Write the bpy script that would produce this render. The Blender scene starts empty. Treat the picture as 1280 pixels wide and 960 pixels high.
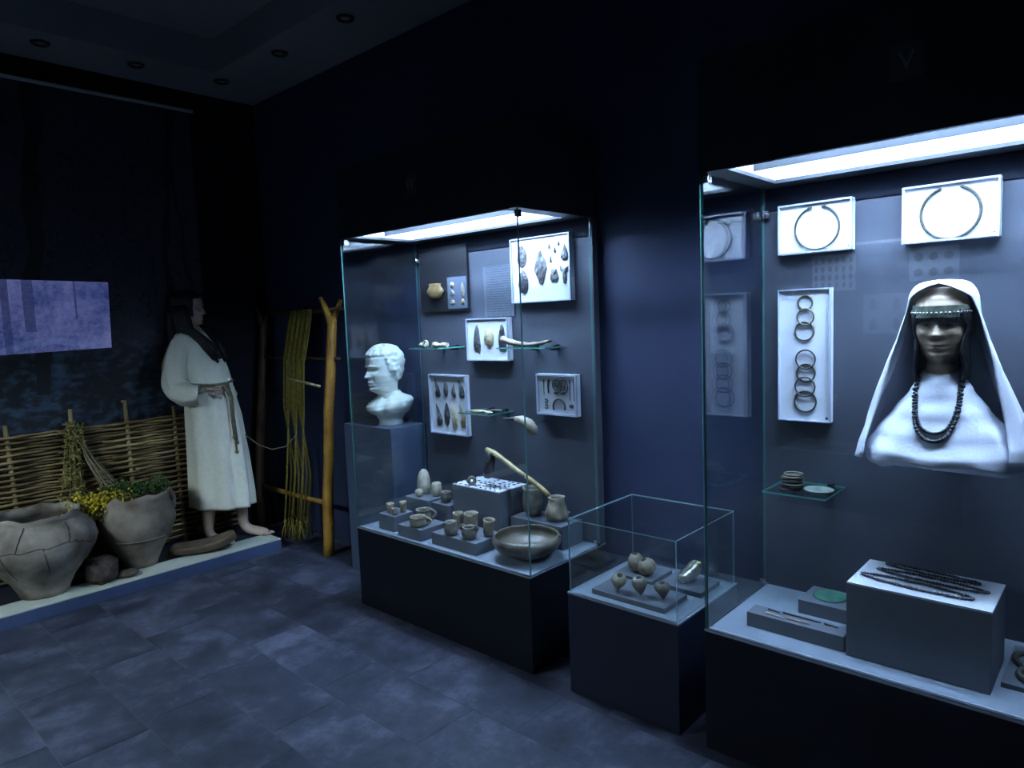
import bpy, bmesh, math, random
from mathutils import Vector, Matrix, noise
R = math.radians; PI = math.pi
rnd = random.Random(7)
S = bpy.context.scene
COL = S.collection

# ------------------------------------------------------------------ camera
cd = bpy.data.cameras.new('camera'); cam = bpy.data.objects.new('camera', cd); COL.objects.link(cam)
cd.sensor_width = 36; cd.lens = 36 * 865.7 / 1280; cd.clip_start = 0.02
yaw, pit, rol = 0.82944, 0.09407, -0.03869
fw = Vector((math.sin(yaw) * math.cos(pit), math.cos(yaw) * math.cos(pit), -math.sin(pit)))
rt = Vector((math.cos(yaw), -math.sin(yaw), 0)); up = rt.cross(fw)
r2 = math.cos(rol) * rt + math.sin(rol) * up; u2 = -math.sin(rol) * rt + math.cos(rol) * up
m3 = Matrix((r2, u2, -fw)).transposed()
cam.matrix_world = Matrix.Translation((0, 0, 1.5)) @ m3.to_4x4()
S.camera = cam

# ------------------------------------------------------------------ world, exposure
w = bpy.data.worlds.new('world'); S.world = w; w.use_nodes = True
w.node_tree.nodes['Background'].inputs[0].default_value = (0, 0, 0, 1)
S.view_settings.view_transform = 'Standard'
try: S.view_settings.look = 'None'
except Exception: pass
S.view_settings.gamma = 1; S.view_settings.use_curve_mapping = False
S.view_settings.exposure = 2.9
S.cycles.use_denoising = True
S.cycles.transparent_max_bounces = 24
S.cycles.max_bounces = 10; S.cycles.diffuse_bounces = 4; S.cycles.glossy_bounces = 6
S.cycles.caustics_reflective = False
LAMP = 28.0                       # strength of the tubes in the case hoods
LAMPCOL = (0.46, 0.65, 1.0)

# ------------------------------------------------------------------ materials
MT = {}
def mat(name, col, rough=0.6, metal=0.0, var=0.0, scale=8.0, bump=0.0, bscale=40.0, col2=None, spec=0.5, sheen=0, rand=0.0):
    if name in MT: return MT[name]
    m = bpy.data.materials.new(name); m.use_nodes = True
    nt = m.node_tree; b = nt.nodes['Principled BSDF']
    b.inputs['Roughness'].default_value = rough; b.inputs['Metallic'].default_value = metal
    b.inputs['Specular IOR Level'].default_value = spec
    b.inputs['Base Color'].default_value = (*col, 1)
    tc = nt.nodes.new('ShaderNodeTexCoord')
    src = None
    if var > 0 or col2:
        n = nt.nodes.new('ShaderNodeTexNoise'); n.inputs['Scale'].default_value = scale; n.inputs['Detail'].default_value = 6
        nt.links.new(tc.outputs['Object'], n.inputs['Vector'])
        r = nt.nodes.new('ShaderNodeValToRGB')
        c2 = col2 if col2 else tuple(min(1, c * (1 + var)) for c in col)
        c1 = col if col2 else tuple(c * (1 - var) for c in col)
        r.color_ramp.elements[0].position = 0.32; r.color_ramp.elements[1].position = 0.68
        r.color_ramp.elements[0].color = (*c1, 1); r.color_ramp.elements[1].color = (*c2, 1)
        nt.links.new(n.outputs['Fac'], r.inputs['Fac']); src = r.outputs['Color']
    if rand > 0:
        oi = nt.nodes.new('ShaderNodeObjectInfo'); h = nt.nodes.new('ShaderNodeHueSaturation')
        mr = nt.nodes.new('ShaderNodeMapRange'); mr.inputs['To Min'].default_value = 1 - rand; mr.inputs['To Max'].default_value = 1 + rand
        nt.links.new(oi.outputs['Random'], mr.inputs['Value']); nt.links.new(mr.outputs['Result'], h.inputs['Value'])
        if src: nt.links.new(src, h.inputs['Color'])
        else: h.inputs['Color'].default_value = (*col, 1)
        src = h.outputs['Color']
    if src: nt.links.new(src, b.inputs['Base Color'])
    if bump > 0:
        n2 = nt.nodes.new('ShaderNodeTexNoise'); n2.inputs['Scale'].default_value = bscale; n2.inputs['Detail'].default_value = 5
        nt.links.new(tc.outputs['Object'], n2.inputs['Vector'])
        bp = nt.nodes.new('ShaderNodeBump'); bp.inputs['Strength'].default_value = bump; bp.inputs['Distance'].default_value = 0.01
        nt.links.new(n2.outputs['Fac'], bp.inputs['Height']); nt.links.new(bp.outputs['Normal'], b.inputs['Normal'])
    MT[name] = m; return m
def emit(name, col, s):
    m = bpy.data.materials.new(name); m.use_nodes = True; nt = m.node_tree; nt.nodes.clear()
    o = nt.nodes.new('ShaderNodeOutputMaterial'); e = nt.nodes.new('ShaderNodeEmission')
    e.inputs['Color'].default_value = (*col, 1); e.inputs['Strength'].default_value = s
    nt.links.new(e.outputs[0], o.inputs[0]); MT[name] = m; return m
def glass(name, tint, k=1.0):
    m = bpy.data.materials.new(name); m.use_nodes = True; nt = m.node_tree; nt.nodes.clear()
    o = nt.nodes.new('ShaderNodeOutputMaterial'); t = nt.nodes.new('ShaderNodeBsdfTransparent'); t.inputs['Color'].default_value = (*tint, 1)
    g = nt.nodes.new('ShaderNodeBsdfGlossy'); g.inputs['Roughness'].default_value = 0.0
    ge = nt.nodes.new('ShaderNodeNewGeometry'); fr = nt.nodes.new('ShaderNodeFresnel')
    mi = nt.nodes.new('ShaderNodeMix'); mi.data_type = 'FLOAT'
    mi.inputs[2].default_value = 1.5; mi.inputs[3].default_value = 1 / 1.5     # same reflectance on both faces of the pane
    nt.links.new(ge.outputs['Backfacing'], mi.inputs[0]); nt.links.new(mi.outputs[0], fr.inputs['IOR'])
    mx = nt.nodes.new('ShaderNodeMixShader')
    nt.links.new(fr.outputs[0], mx.inputs[0]); nt.links.new(t.outputs[0], mx.inputs[1]); nt.links.new(g.outputs[0], mx.inputs[2])
    nt.links.new(mx.outputs[0], o.inputs[0]); MT[name] = m; return m

GLASS = glass('clear_glass', (0.965, 0.985, 0.98))
GEDGE = mat('glass_edge', (0.060, 0.180, 0.165), 0.15, spec=0.8)
GEDGE2 = mat('glass_edge_lit', (0.10, 0.36, 0.29), 0.2, spec=0.8)  # light caught by the shelf edges, put into a brighter edge colour
GEDGE3 = mat('glass_edge_pale', (0.26, 0.42, 0.44), 0.2, spec=0.8)
PAINT = mat('dark_paint', (0.0065, 0.0075, 0.012), 0.4, var=0.12, scale=3, spec=0.2)
HOODP = mat('hood_paint', (0.016, 0.018, 0.024), 0.45, spec=0.3)
DECK = mat('deck_grey', (0.19, 0.225, 0.27), 0.5, var=0.06, scale=20)
PANEL = mat('panel_grey', (0.040, 0.047, 0.064), 0.7, var=0.05, scale=5)
BLOCK = mat('block_grey', (0.10, 0.112, 0.135), 0.6, var=0.06, scale=12)
TRIM = mat('trim_metal', (0.55, 0.60, 0.66), 0.3, metal=0.6)
WHITE = mat('white_board', (0.56, 0.58, 0.62), 0.55, var=0.03, scale=6)
REFL = mat('lamp_reflector', (0.45, 0.47, 0.48), 0.5)
CHROME = mat('chrome', (0.7, 0.72, 0.74), 0.18, metal=1.0)
BLACKM = mat('black_metal', (0.02, 0.02, 0.022), 0.35, metal=0.4)
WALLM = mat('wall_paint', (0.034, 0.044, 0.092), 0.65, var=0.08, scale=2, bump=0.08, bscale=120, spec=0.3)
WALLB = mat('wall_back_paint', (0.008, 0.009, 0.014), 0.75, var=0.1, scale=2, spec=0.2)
CEIL = mat('ceiling_paint', (0.30, 0.32, 0.35), 0.8, var=0.03, scale=2)
FLINT = mat('flint', (0.022, 0.022, 0.024), 0.45, col2=(0.12, 0.115, 0.11), scale=45, bump=0.7, bscale=60)
FLINTD = mat('flint_dark', (0.016, 0.016, 0.019), 0.4, col2=(0.075, 0.075, 0.08), scale=40, bump=0.7, bscale=60)
FLINTT = mat('flint_tan', (0.26, 0.20, 0.10), 0.45, col2=(0.46, 0.40, 0.25), scale=25, bump=0.4, bscale=60)
FLINTO = mat('flint_olive', (0.13, 0.10, 0.04), 0.45, col2=(0.30, 0.25, 0.13), scale=30, bump=0.5, bscale=60)
BONE = mat('bone', (0.36, 0.30, 0.19), 0.55, col2=(0.56, 0.50, 0.38), scale=30, bump=0.3, bscale=80)
CLAYT = mat('clay_tan', (0.17, 0.135, 0.085), 0.75, col2=(0.42, 0.365, 0.27), scale=18, bump=0.35, bscale=60)
CLAYG = mat('clay_grey', (0.085, 0.075, 0.058), 0.7, col2=(0.27, 0.24, 0.19), scale=14, bump=0.35, bscale=60)
CLAYD = mat('clay_dark', (0.045, 0.042, 0.038), 0.6, col2=(0.18, 0.155, 0.12), scale=10, bump=0.35, bscale=60)
CLAYB = mat('clay_bowl', (0.035, 0.029, 0.021), 0.42, col2=(0.16, 0.135, 0.09), scale=7, bump=0.25, bscale=40)
STONE = mat('stone_pale', (0.24, 0.215, 0.16), 0.85, col2=(0.42, 0.385, 0.30), scale=30, bump=0.5, bscale=50)
ROCK = mat('rock_brown', (0.065, 0.045, 0.036), 0.9, col2=(0.16, 0.125, 0.10), scale=25, bump=0.8, bscale=40)
PLASTER = mat('plaster', (0.66, 0.68, 0.62), 0.6, var=0.06, scale=12, bump=0.12, bscale=60)
BRONZE = mat('bronze', (0.045, 0.042, 0.032), 0.5, metal=0.3, var=0.4, scale=60)
BRONZEL = mat('bronze_pale', (0.13, 0.12, 0.085), 0.4, metal=0.5, var=0.3, scale=60)
SILVER = mat('silver_dull', (0.35, 0.33, 0.26), 0.3, metal=0.9, var=0.3, scale=30)
PATINA = mat('green_patina', (0.012, 0.075, 0.045), 0.6, col2=(0.04, 0.16, 0.10), scale=30)
VERDI = mat('pale_verdigris', (0.075, 0.105, 0.085), 0.5, col2=(0.19, 0.235, 0.19), scale=25)
JETB = mat('dark_beads', (0.028, 0.030, 0.034), 0.35, var=0.4, scale=90)
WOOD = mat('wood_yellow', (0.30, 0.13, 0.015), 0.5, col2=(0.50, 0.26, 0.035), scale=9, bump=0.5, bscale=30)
WOODSH = mat('wood_shaded', (0.05, 0.026, 0.010), 0.6, col2=(0.10, 0.055, 0.02), scale=9, bump=0.4, bscale=30)  # loom wood with the shade on far post and top put into its colour
HAFT = mat('wood_haft', (0.20, 0.135, 0.045), 0.45, col2=(0.50, 0.40, 0.20), scale=16, bump=0.2, bscale=30)
TROUGHM = mat('wood_trough', (0.085, 0.050, 0.028), 0.7, col2=(0.17, 0.115, 0.07), scale=10, bump=0.4, bscale=30)
WICKER = mat('wicker', (0.065, 0.040, 0.015), 0.6, col2=(0.38, 0.27, 0.12), scale=3.5, bump=0.2, bscale=60, rand=0.45)
YARN = mat('yarn_yellow', (0.20, 0.15, 0.018), 0.9, var=0.35, scale=40)
ROPE = mat('rope', (0.20, 0.17, 0.09), 0.9, var=0.3, scale=60)
LINEN = mat('linen', (0.78, 0.75, 0.60), 0.9, var=0.05, scale=50, bump=0.15, bscale=180)
VEIL = mat('white_cotton', (0.78, 0.80, 0.88), 0.85, var=0.03, scale=10, bump=0.1, bscale=120)
SKIN = mat('mannequin_skin', (0.46, 0.33, 0.25), 0.5, var=0.05, scale=6)
SKIN2 = mat('mannequin_skin_pale', (0.46, 0.33, 0.22), 0.45, var=0.05, scale=6)
HAIR = mat('black_hair', (0.008, 0.008, 0.009), 0.45, bump=0.6, bscale=90)
BAND = mat('dark_band', (0.05, 0.065, 0.05), 0.6, col2=(0.16, 0.18, 0.12), scale=70)
POTBIG = mat('pot_big', (0.085, 0.060, 0.038), 0.85, col2=(0.38, 0.335, 0.275), scale=6, bump=0.35, bscale=30)
POTBIG2 = mat('pot_big_tan', (0.125, 0.090, 0.058), 0.85, col2=(0.36, 0.30, 0.235), scale=7, bump=0.4, bscale=35)
CRACK = mat('crack_dark', (0.03, 0.027, 0.024), 0.9)
HERB = mat('dry_herb', (0.16, 0.13, 0.03), 0.9, col2=(0.40, 0.34, 0.12), scale=30)
LEAFG = mat('green_leaf', (0.03, 0.075, 0.015), 0.7, col2=(0.08, 0.14, 0.03), scale=30)
FLOWER = mat('yellow_flower', (0.50, 0.36, 0.01), 0.7, col2=(0.70, 0.55, 0.03), scale=40)
CREAM = mat('cream_board', (0.55, 0.57, 0.48), 0.6, var=0.06, scale=8)
BLUEP = mat('blue_edge', (0.055, 0.085, 0.17), 0.5, var=0.08, scale=5)
NAVY = mat('navy_top', (0.025, 0.032, 0.05), 0.25)
PLINTH = mat('plinth_blue', (0.065, 0.092, 0.155), 0.55, var=0.05, scale=6)
INK = mat('ink', (0.03, 0.03, 0.035), 0.6)
PLAQ = mat('plaque_grey', (0.03, 0.032, 0.04), 0.4)
PLAQT = mat('plaque_letter', (0.16, 0.17, 0.20), 0.4)
LAMPM = emit('tube_light', LAMPCOL, LAMP)
LAMPA = emit('tube_light_dim', (0.50, 0.70, 1.0), LAMP * 0.3)
LAMPB = emit('tube_light_neutral', (0.66, 0.82, 0.95), LAMP * 1.1)

# ------------------------------------------------------------------ helpers
def wloc(o):
    v = Vector((0, 0, 0))
    while o is not None: v += o.location; o = o.parent
    return v
def tag(o, label=None, cat=None, group=None, kind=None):
    if label: o['label'] = label
    if cat: o['category'] = cat
    if group: o['group'] = group
    if kind: o['kind'] = kind
    return o
def thing(name, loc, label, cat, group=None):
    o = bpy.data.objects.new(name, None); COL.objects.link(o); o.location = loc; o.empty_display_size = 0.05
    return tag(o, label, cat, group)
class MB:
    def __init__(s): s.v = []; s.f = []; s.m = []
    def add(s, vs, fs, mi=0):
        b = len(s.v); s.v += [tuple(v) for v in vs]; s.f += [tuple(i + b for i in f) for f in fs]; s.m += [mi] * len(fs); return s
    def box(s, x0, x1, y0, y1, z0, z1, mi=0):
        vs = [(x, y, z) for x in (x0, x1) for y in (y0, y1) for z in (z0, z1)]
        return s.add(vs, [(0, 1, 3, 2), (4, 6, 7, 5), (0, 4, 5, 1), (2, 3, 7, 6), (0, 2, 6, 4), (1, 5, 7, 3)], mi)
    def frame(s, x0, x1, y0, y1, z0, z1, t):        # rectangular frame in the y,z plane
        s.box(x0, x1, y0, y1, z1 - t, z1); s.box(x0, x1, y0, y1, z0, z0 + t)
        s.box(x0, x1, y0, y0 + t, z0 + t, z1 - t); s.box(x0, x1, y1 - t, y1, z0 + t, z1 - t); return s
    def tube(s, pts, r, n=8, closed=False, sq=1.0):
        P = [Vector(p) for p in pts]; k = len(P)
        rr = r if isinstance(r, (list, tuple)) else [r] * k
        vs = []; prev = None
        for i in range(k):
            if closed: t = P[(i + 1) % k] - P[i - 1]
            else: t = P[min(i + 1, k - 1)] - P[max(i - 1, 0)]
            t.normalize()
            if prev is None:
                a = Vector((0, 0, 1)) if abs(t.z) < 0.9 else Vector((1, 0, 0))
                nrm = (a - t * a.dot(t)).normalized()
            else:
                nrm = prev - t * prev.dot(t); nrm.normalize()
            prev = nrm; bn = t.cross(nrm)
            for j in range(n):
                a = 2 * PI * j / n; vs.append(P[i] + rr[i] * (math.cos(a) * nrm * sq + math.sin(a) * bn))
        fs = []
        for i in range(k if closed else k - 1):
            i2 = (i + 1) % k
            for j in range(n):
                j2 = (j + 1) % n; fs.append((i * n + j, i * n + j2, i2 * n + j2, i2 * n + j))
        if not closed: fs += [tuple(range(n - 1, -1, -1)), tuple((k - 1) * n + j for j in range(n))]
        return s.add(vs, fs)
    def ring(s, c, rad, r, ax='x', n=28, m=7, a0=0, a1=2 * PI, ell=1.0, tw=0):
        pts = []; full = abs(a1 - a0 - 2 * PI) < 1e-4; rs = []
        for i in range(n if full else n + 1):
            a = a0 + (a1 - a0) * i / n; u, v = rad * math.cos(a), rad * ell * math.sin(a)
            pts.append((c[0], c[1] + u, c[2] + v) if ax == 'x' else (c[0] + u, c[1] + v, c[2]))
            rs.append(r * (1 + tw * (i % 2)))
        return s.tube(pts, rs, m, closed=full)
    def lathe(s, c, prof, n=28, wob=0.0, seed=0, sc=1.0, rimwob=0.0):
        vs = []; fs = []; k = len(prof); off = Vector((seed * 3.1, seed * 1.7, 0))
        zt = max(z for _, z in prof)
        for i, (r, z) in enumerate(prof):
            for j in range(n):
                a = 2 * PI * j / n; d = 1 + wob * noise.noise(Vector((math.cos(a) * 1.2, math.sin(a) * 1.2, z * 6)) + off)
                dz = rimwob * noise.noise(Vector((math.cos(a) * 2.2, math.sin(a) * 2.2, 0)) + off) * (max(0, z / zt) ** 4)
                vs.append((c[0] + sc * r * d * math.cos(a), c[1] + sc * r * d * math.sin(a), c[2] + sc * (z + dz)))
        for i in range(k - 1):
            for j in range(n):
                j2 = (j + 1) % n; fs.append((i * n + j, i * n + j2, (i + 1) * n + j2, (i + 1) * n + j))
        fs.append(tuple(range(n - 1, -1, -1))); fs.append(tuple((k - 1) * n + j for j in range(n)))
        return s.add(vs, fs)
    def blob(s, c, rad, sub=2, amp=0.15, seed=0, fr=1.5):
        bm = bmesh.new(); bmesh.ops.create_icosphere(bm, subdivisions=sub, radius=1)
        o = Vector((seed * 2.3, seed, 0))
        vs = [(c[0] + rad[0] * v.co.x * (1 + amp * noise.noise(v.co * fr + o)), c[1] + rad[1] * v.co.y * (1 + amp * noise.noise(v.co * fr + o)), c[2] + rad[2] * v.co.z * (1 + amp * noise.noise(v.co * fr + o))) for v in bm.verts]
        fs = [tuple(v.index for v in f.verts) for f in bm.faces]; bm.free()
        return s.add(vs, fs)
    def dome(s, outline, x, th, sd=0, face=-1):       # knapped piece lying on a panel at x, outline in (y,z)
        n = len(outline); cy = sum(p[0] for p in outline) / n; cz = sum(p[1] for p in outline) / n; q = random.Random(sd)
        vs = []
        for k, (fac, h) in enumerate(((1, 0), (1, 0.4), (0.62, 0.9), (0.25, 1.0))):
            for (y, z) in outline:
                j = 0.06 * (k > 1); hh = h * th * (1 + (q.random() - 0.5) * 0.35 * (k > 1))
                vs.append((x + face * hh, cy + (y - cy) * (fac + q.uniform(-j, j)), cz + (z - cz) * (fac + q.uniform(-j, j))))
        vs.append((x + face * th, cy, cz)); fs = []
        for k in range(3):
            for i in range(n): fs.append((k * n + i, k * n + (i + 1) % n, (k + 1) * n + (i + 1) % n, (k + 1) * n + i))
        for i in range(n): fs.append((3 * n + i, 3 * n + (i + 1) % n, 4 * n))
        fs.append(tuple(range(n)))
        return s.add(vs, fs)
    def grid(s, rows, closeu=False):                   # rows of equal length -> quads
        k = len(rows); n = len(rows[0]); fs = []
        for i in range(k - 1):
            for j in range(n if closeu else n - 1):
                j2 = (j + 1) % n; fs.append((i * n + j, i * n + j2, (i + 1) * n + j2, (i + 1) * n + j))
        return s.add([p for r in rows for p in r], fs)
    def xform(s, M): s.v = [tuple(M @ Vector(v)) for v in s.v]; return s
    def build(s, name, m, parent=None, smooth=False, bevel=0.0, loc=None, mods=None):
        if parent is not None: o0 = wloc(parent)
        elif loc is not None: o0 = Vector(loc)
        else:
            xs, ys, zs = zip(*s.v); o0 = Vector(((min(xs) + max(xs)) / 2, (min(ys) + max(ys)) / 2, min(zs)))
        me = bpy.data.meshes.new(name); me.from_pydata([tuple(Vector(v) - o0) for v in s.v], [], s.f)
        for mm in (m if isinstance(m, (list, tuple)) else [m]): me.materials.append(mm)
        for p, i in zip(me.polygons, s.m): p.material_index = i
        bm = bmesh.new(); bm.from_mesh(me)
        if bevel > 0:
            es = [e for e in bm.edges if len(e.link_faces) == 2 and e.calc_face_angle(0) > 0.9]
            bmesh.ops.bevel(bm, geom=es, offset=bevel, segments=2, affect='EDGES', profile=0.6)
        bmesh.ops.recalc_face_normals(bm, faces=bm.faces); bm.to_mesh(me); bm.free()
        if smooth: me.shade_smooth()
        ob = bpy.data.objects.new(name, me); COL.objects.link(ob)
        if parent is not None: ob.parent = parent
        else: ob.location = o0
        return ob
def struct(ob): ob['kind'] = 'structure'; return ob
def smooth_by_angle(ob, ang=40):
    me = ob.data; bm = bmesh.new(); bm.from_mesh(me)
    for e in bm.edges:
        if len(e.link_faces) == 2: e.smooth = e.calc_face_angle(0) < R(ang)
    for f in bm.faces: f.smooth = True
    bm.to_mesh(me); bm.free(); return ob

# ------------------------------------------------------------------ the room
X0, X1, Y0, Y1, ZC = -1.65, 2.65, -2.4, 4.90, 3.13
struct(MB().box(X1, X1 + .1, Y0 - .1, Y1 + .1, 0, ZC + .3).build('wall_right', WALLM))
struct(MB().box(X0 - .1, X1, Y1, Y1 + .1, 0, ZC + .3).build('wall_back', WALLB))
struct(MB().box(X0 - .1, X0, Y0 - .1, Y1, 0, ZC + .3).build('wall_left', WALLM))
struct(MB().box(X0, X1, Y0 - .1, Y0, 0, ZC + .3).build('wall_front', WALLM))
TX0, TX1, TY0, TY1 = -1.15, 2.155, -1.93, 4.43
c = MB()
c.box(X0, TX0, Y0, Y1, ZC, ZC + .3); c.box(TX1, X1, Y0, Y1, ZC, ZC + .3)
c.box(TX0, TX1, Y0, TY0, ZC, ZC + .3); c.box(TX0, TX1, TY1, Y1, ZC, ZC + .3)
c.box(X0, X1, Y0, Y1, ZC + .2, ZC + .32)
struct(c.build('ceiling', CEIL))

# floor: concrete bed and single stone tiles laid in staggered rows
def floor_mat():
    m = bpy.data.materials.new('slate_tile'); m.use_nodes = True; nt = m.node_tree; b = nt.nodes['Principled BSDF']
    tc = nt.nodes.new('ShaderNodeTexCoord'); oi = nt.nodes.new('ShaderNodeObjectInfo'); ad = nt.nodes.new('ShaderNodeVectorMath'); ad.operation = 'MULTIPLY_ADD'
    cb = nt.nodes.new('ShaderNodeCombineXYZ')
    for i in range(3): nt.links.new(oi.outputs['Random'], cb.inputs[i])
    ad.inputs[1].default_value = (1, 1, 1)
    sc = nt.nodes.new('ShaderNodeVectorMath'); sc.operation = 'SCALE'; sc.inputs['Scale'].default_value = 37.0
    nt.links.new(cb.outputs[0], sc.inputs[0]); nt.links.new(tc.outputs['Object'], ad.inputs[0]); nt.links.new(sc.outputs[0], ad.inputs[2])
    n = nt.nodes.new('ShaderNodeTexNoise'); n.inputs['Scale'].default_value = 4.2; n.inputs['Detail'].default_value = 12; n.inputs['Roughness'].default_value = 0.74; n.inputs['Distortion'].default_value = 0.15
    nt.links.new(ad.outputs[0], n.inputs['Vector'])
    r = nt.nodes.new('ShaderNodeValToRGB'); e = r.color_ramp.elements
    e[0].position = 0.36; e[0].color = (0.017, 0.020, 0.033, 1); e[1].position = 0.66; e[1].color = (0.105, 0.110, 0.160, 1)
    x = r.color_ramp.elements.new(0.5); x.color = (0.038, 0.043, 0.068, 1)
    nt.links.new(n.outputs['Fac'], r.inputs['Fac'])
    h = nt.nodes.new('ShaderNodeHueSaturation'); mr = nt.nodes.new('ShaderNodeMapRange'); mr.inputs['To Min'].default_value = 0.9; mr.inputs['To Max'].default_value = 1.08
    nt.links.new(oi.outputs['Random'], mr.inputs['Value']); nt.links.new(mr.outputs[0], h.inputs['Value']); nt.links.new(r.outputs[0], h.inputs['Color'])
    nt.links.new(h.outputs[0], b.inputs['Base Color'])
    mr2 = nt.nodes.new('ShaderNodeMapRange'); mr2.inputs['To Min'].default_value = 0.5; mr2.inputs['To Max'].default_value = 0.75
    nt.links.new(n.outputs['Fac'], mr2.inputs['Value']); nt.links.new(mr2.outputs[0], b.inputs['Roughness'])
    bp = nt.nodes.new('ShaderNodeBump'); bp.inputs['Strength'].default_value = 0.25; bp.inputs['Distance'].default_value = 0.004
    nt.links.new(n.outputs['Fac'], bp.inputs['Height']); nt.links.new(bp.outputs[0], b.inputs['Normal'])
    return m
SLATE = floor_mat()
floor = struct(MB().box(X0, X1, Y0, Y1, -0.1, -0.0012).build('floor', mat('grout', (0.10, 0.105, 0.125), 0.8), loc=(0, 0, 0)))
TW, TL, GAP = 0.288, 0.617, 0.003
tm = MB().box(-(TW - GAP) / 2, (TW - GAP) / 2, -(TL - GAP) / 2, (TL - GAP) / 2, -0.0012, 0.0)
tile0 = tm.build('tile', SLATE, floor)
tmesh = tile0.data
offs = {0: 3.36, 1: 2.81, 2: 3.585, 3: 3.72, 4: 3.50, 5: 3.30, -1: 3.55, -2: 3.2, -3: 3.65, -4: 3.4, -5: 3.1, 6: 3.6}
first = True
for k in range(-4, 8):
    xc = 0.595 + TW * k + TW / 2
    if xc + TW / 2 > X1 + .02 or xc - TW / 2 < X0: continue
    o = offs.get(k, 3.33) % TL
    j = math.floor((Y0 - o) / TL) + 1
    while True:
        yc = o + TL * j + TL / 2; j += 1
        if yc + TL / 2 > Y1: break
        if yc + TL / 2 < 0.1: continue
        t = tile0 if first else tile0.copy()
        if not first: COL.objects.link(t); t.parent = floor
        t.location = (xc, yc, 0); first = False

# recessed downlights on the ceiling border
dl_txt = ['round recessed downlight, switched off, in ceiling border above the wattle fence', 'round recessed downlight, switched off, in ceiling border above the robed mannequin',
          'round recessed downlight, switched off, in the corner of the ceiling border', 'round recessed downlight, switched off, next to the corner one above the right wall',
          'round recessed downlight, switched off, above the smaller lit case along the right wall']
for (x, y), lb in zip([(1.246, 4.60), (1.745, 4.60), (2.253, 4.55), (2.29, 3.871), (2.30, 3.208)], dl_txt):
    t = thing('downlight', (x, y, ZC), lb, 'downlight', 'recessed ceiling downlights')
    MB().lathe((x, y, ZC - .012), [(.030, .011), (.034, .002), (.044, 0), (.050, .006), (.051, .0119)], 24).build('bezel', BLACKM, t, smooth=True)
    MB().lathe((x, y, ZC - .006), [(.012, 0), (.024, .002), (.0295, .0059)], 20).build('lens', mat('lens_grey', (.35, .36, .38), .2), t, smooth=True)

# ------------------------------------------------------------------ display cases
def text_mesh(txt, size, name, m, parent, loc, rotz):
    cu = bpy.data.curves.new(name, 'FONT'); cu.body = txt; cu.size = size; cu.extrude = 0.001; cu.align_x = 'CENTER'; cu.align_y = 'CENTER'
    to = bpy.data.objects.new('tmp', cu); COL.objects.link(to)
    me = bpy.data.meshes.new_from_object(to); bpy.data.objects.remove(to)
    M = Matrix.Translation(Vector(loc) - wloc(parent)) @ Matrix.Rotation(rotz, 4, 'Z') @ Matrix.Rotation(PI / 2, 4, 'X')
    me.transform(M); me.materials.append(m)
    o = bpy.data.objects.new(name, me); COL.objects.link(o); o.parent = parent; return o
def pane(parent, ax, a0, a1, b0, b1, z0, z1, edge=None):
    """glass pane a0..a1 in x, b0..b1 in y; big faces glass, narrow edges green"""
    mb = MB(); vs = [(x, y, z) for x in (a0, a1) for y in (b0, b1) for z in (z0, z1)]
    fx = [(0, 1, 3, 2), (4, 6, 7, 5)]; fy = [(0, 4, 5, 1), (2, 3, 7, 6)]; fz = [(0, 2, 6, 4), (1, 5, 7, 3)]
    big = {'x': fx, 'y': fy, 'z': fz}[ax]
    mb.add(vs, [f for g in (fx, fy, fz) for f in g])
    mb.m = [0 if f in big else 1 for g in (fx, fy, fz) for f in g]
    return mb.build('glass_pane', [GLASS, edge or GEDGE], parent)
BT, GT, HT = 0.425, 1.94, 2.29
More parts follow.
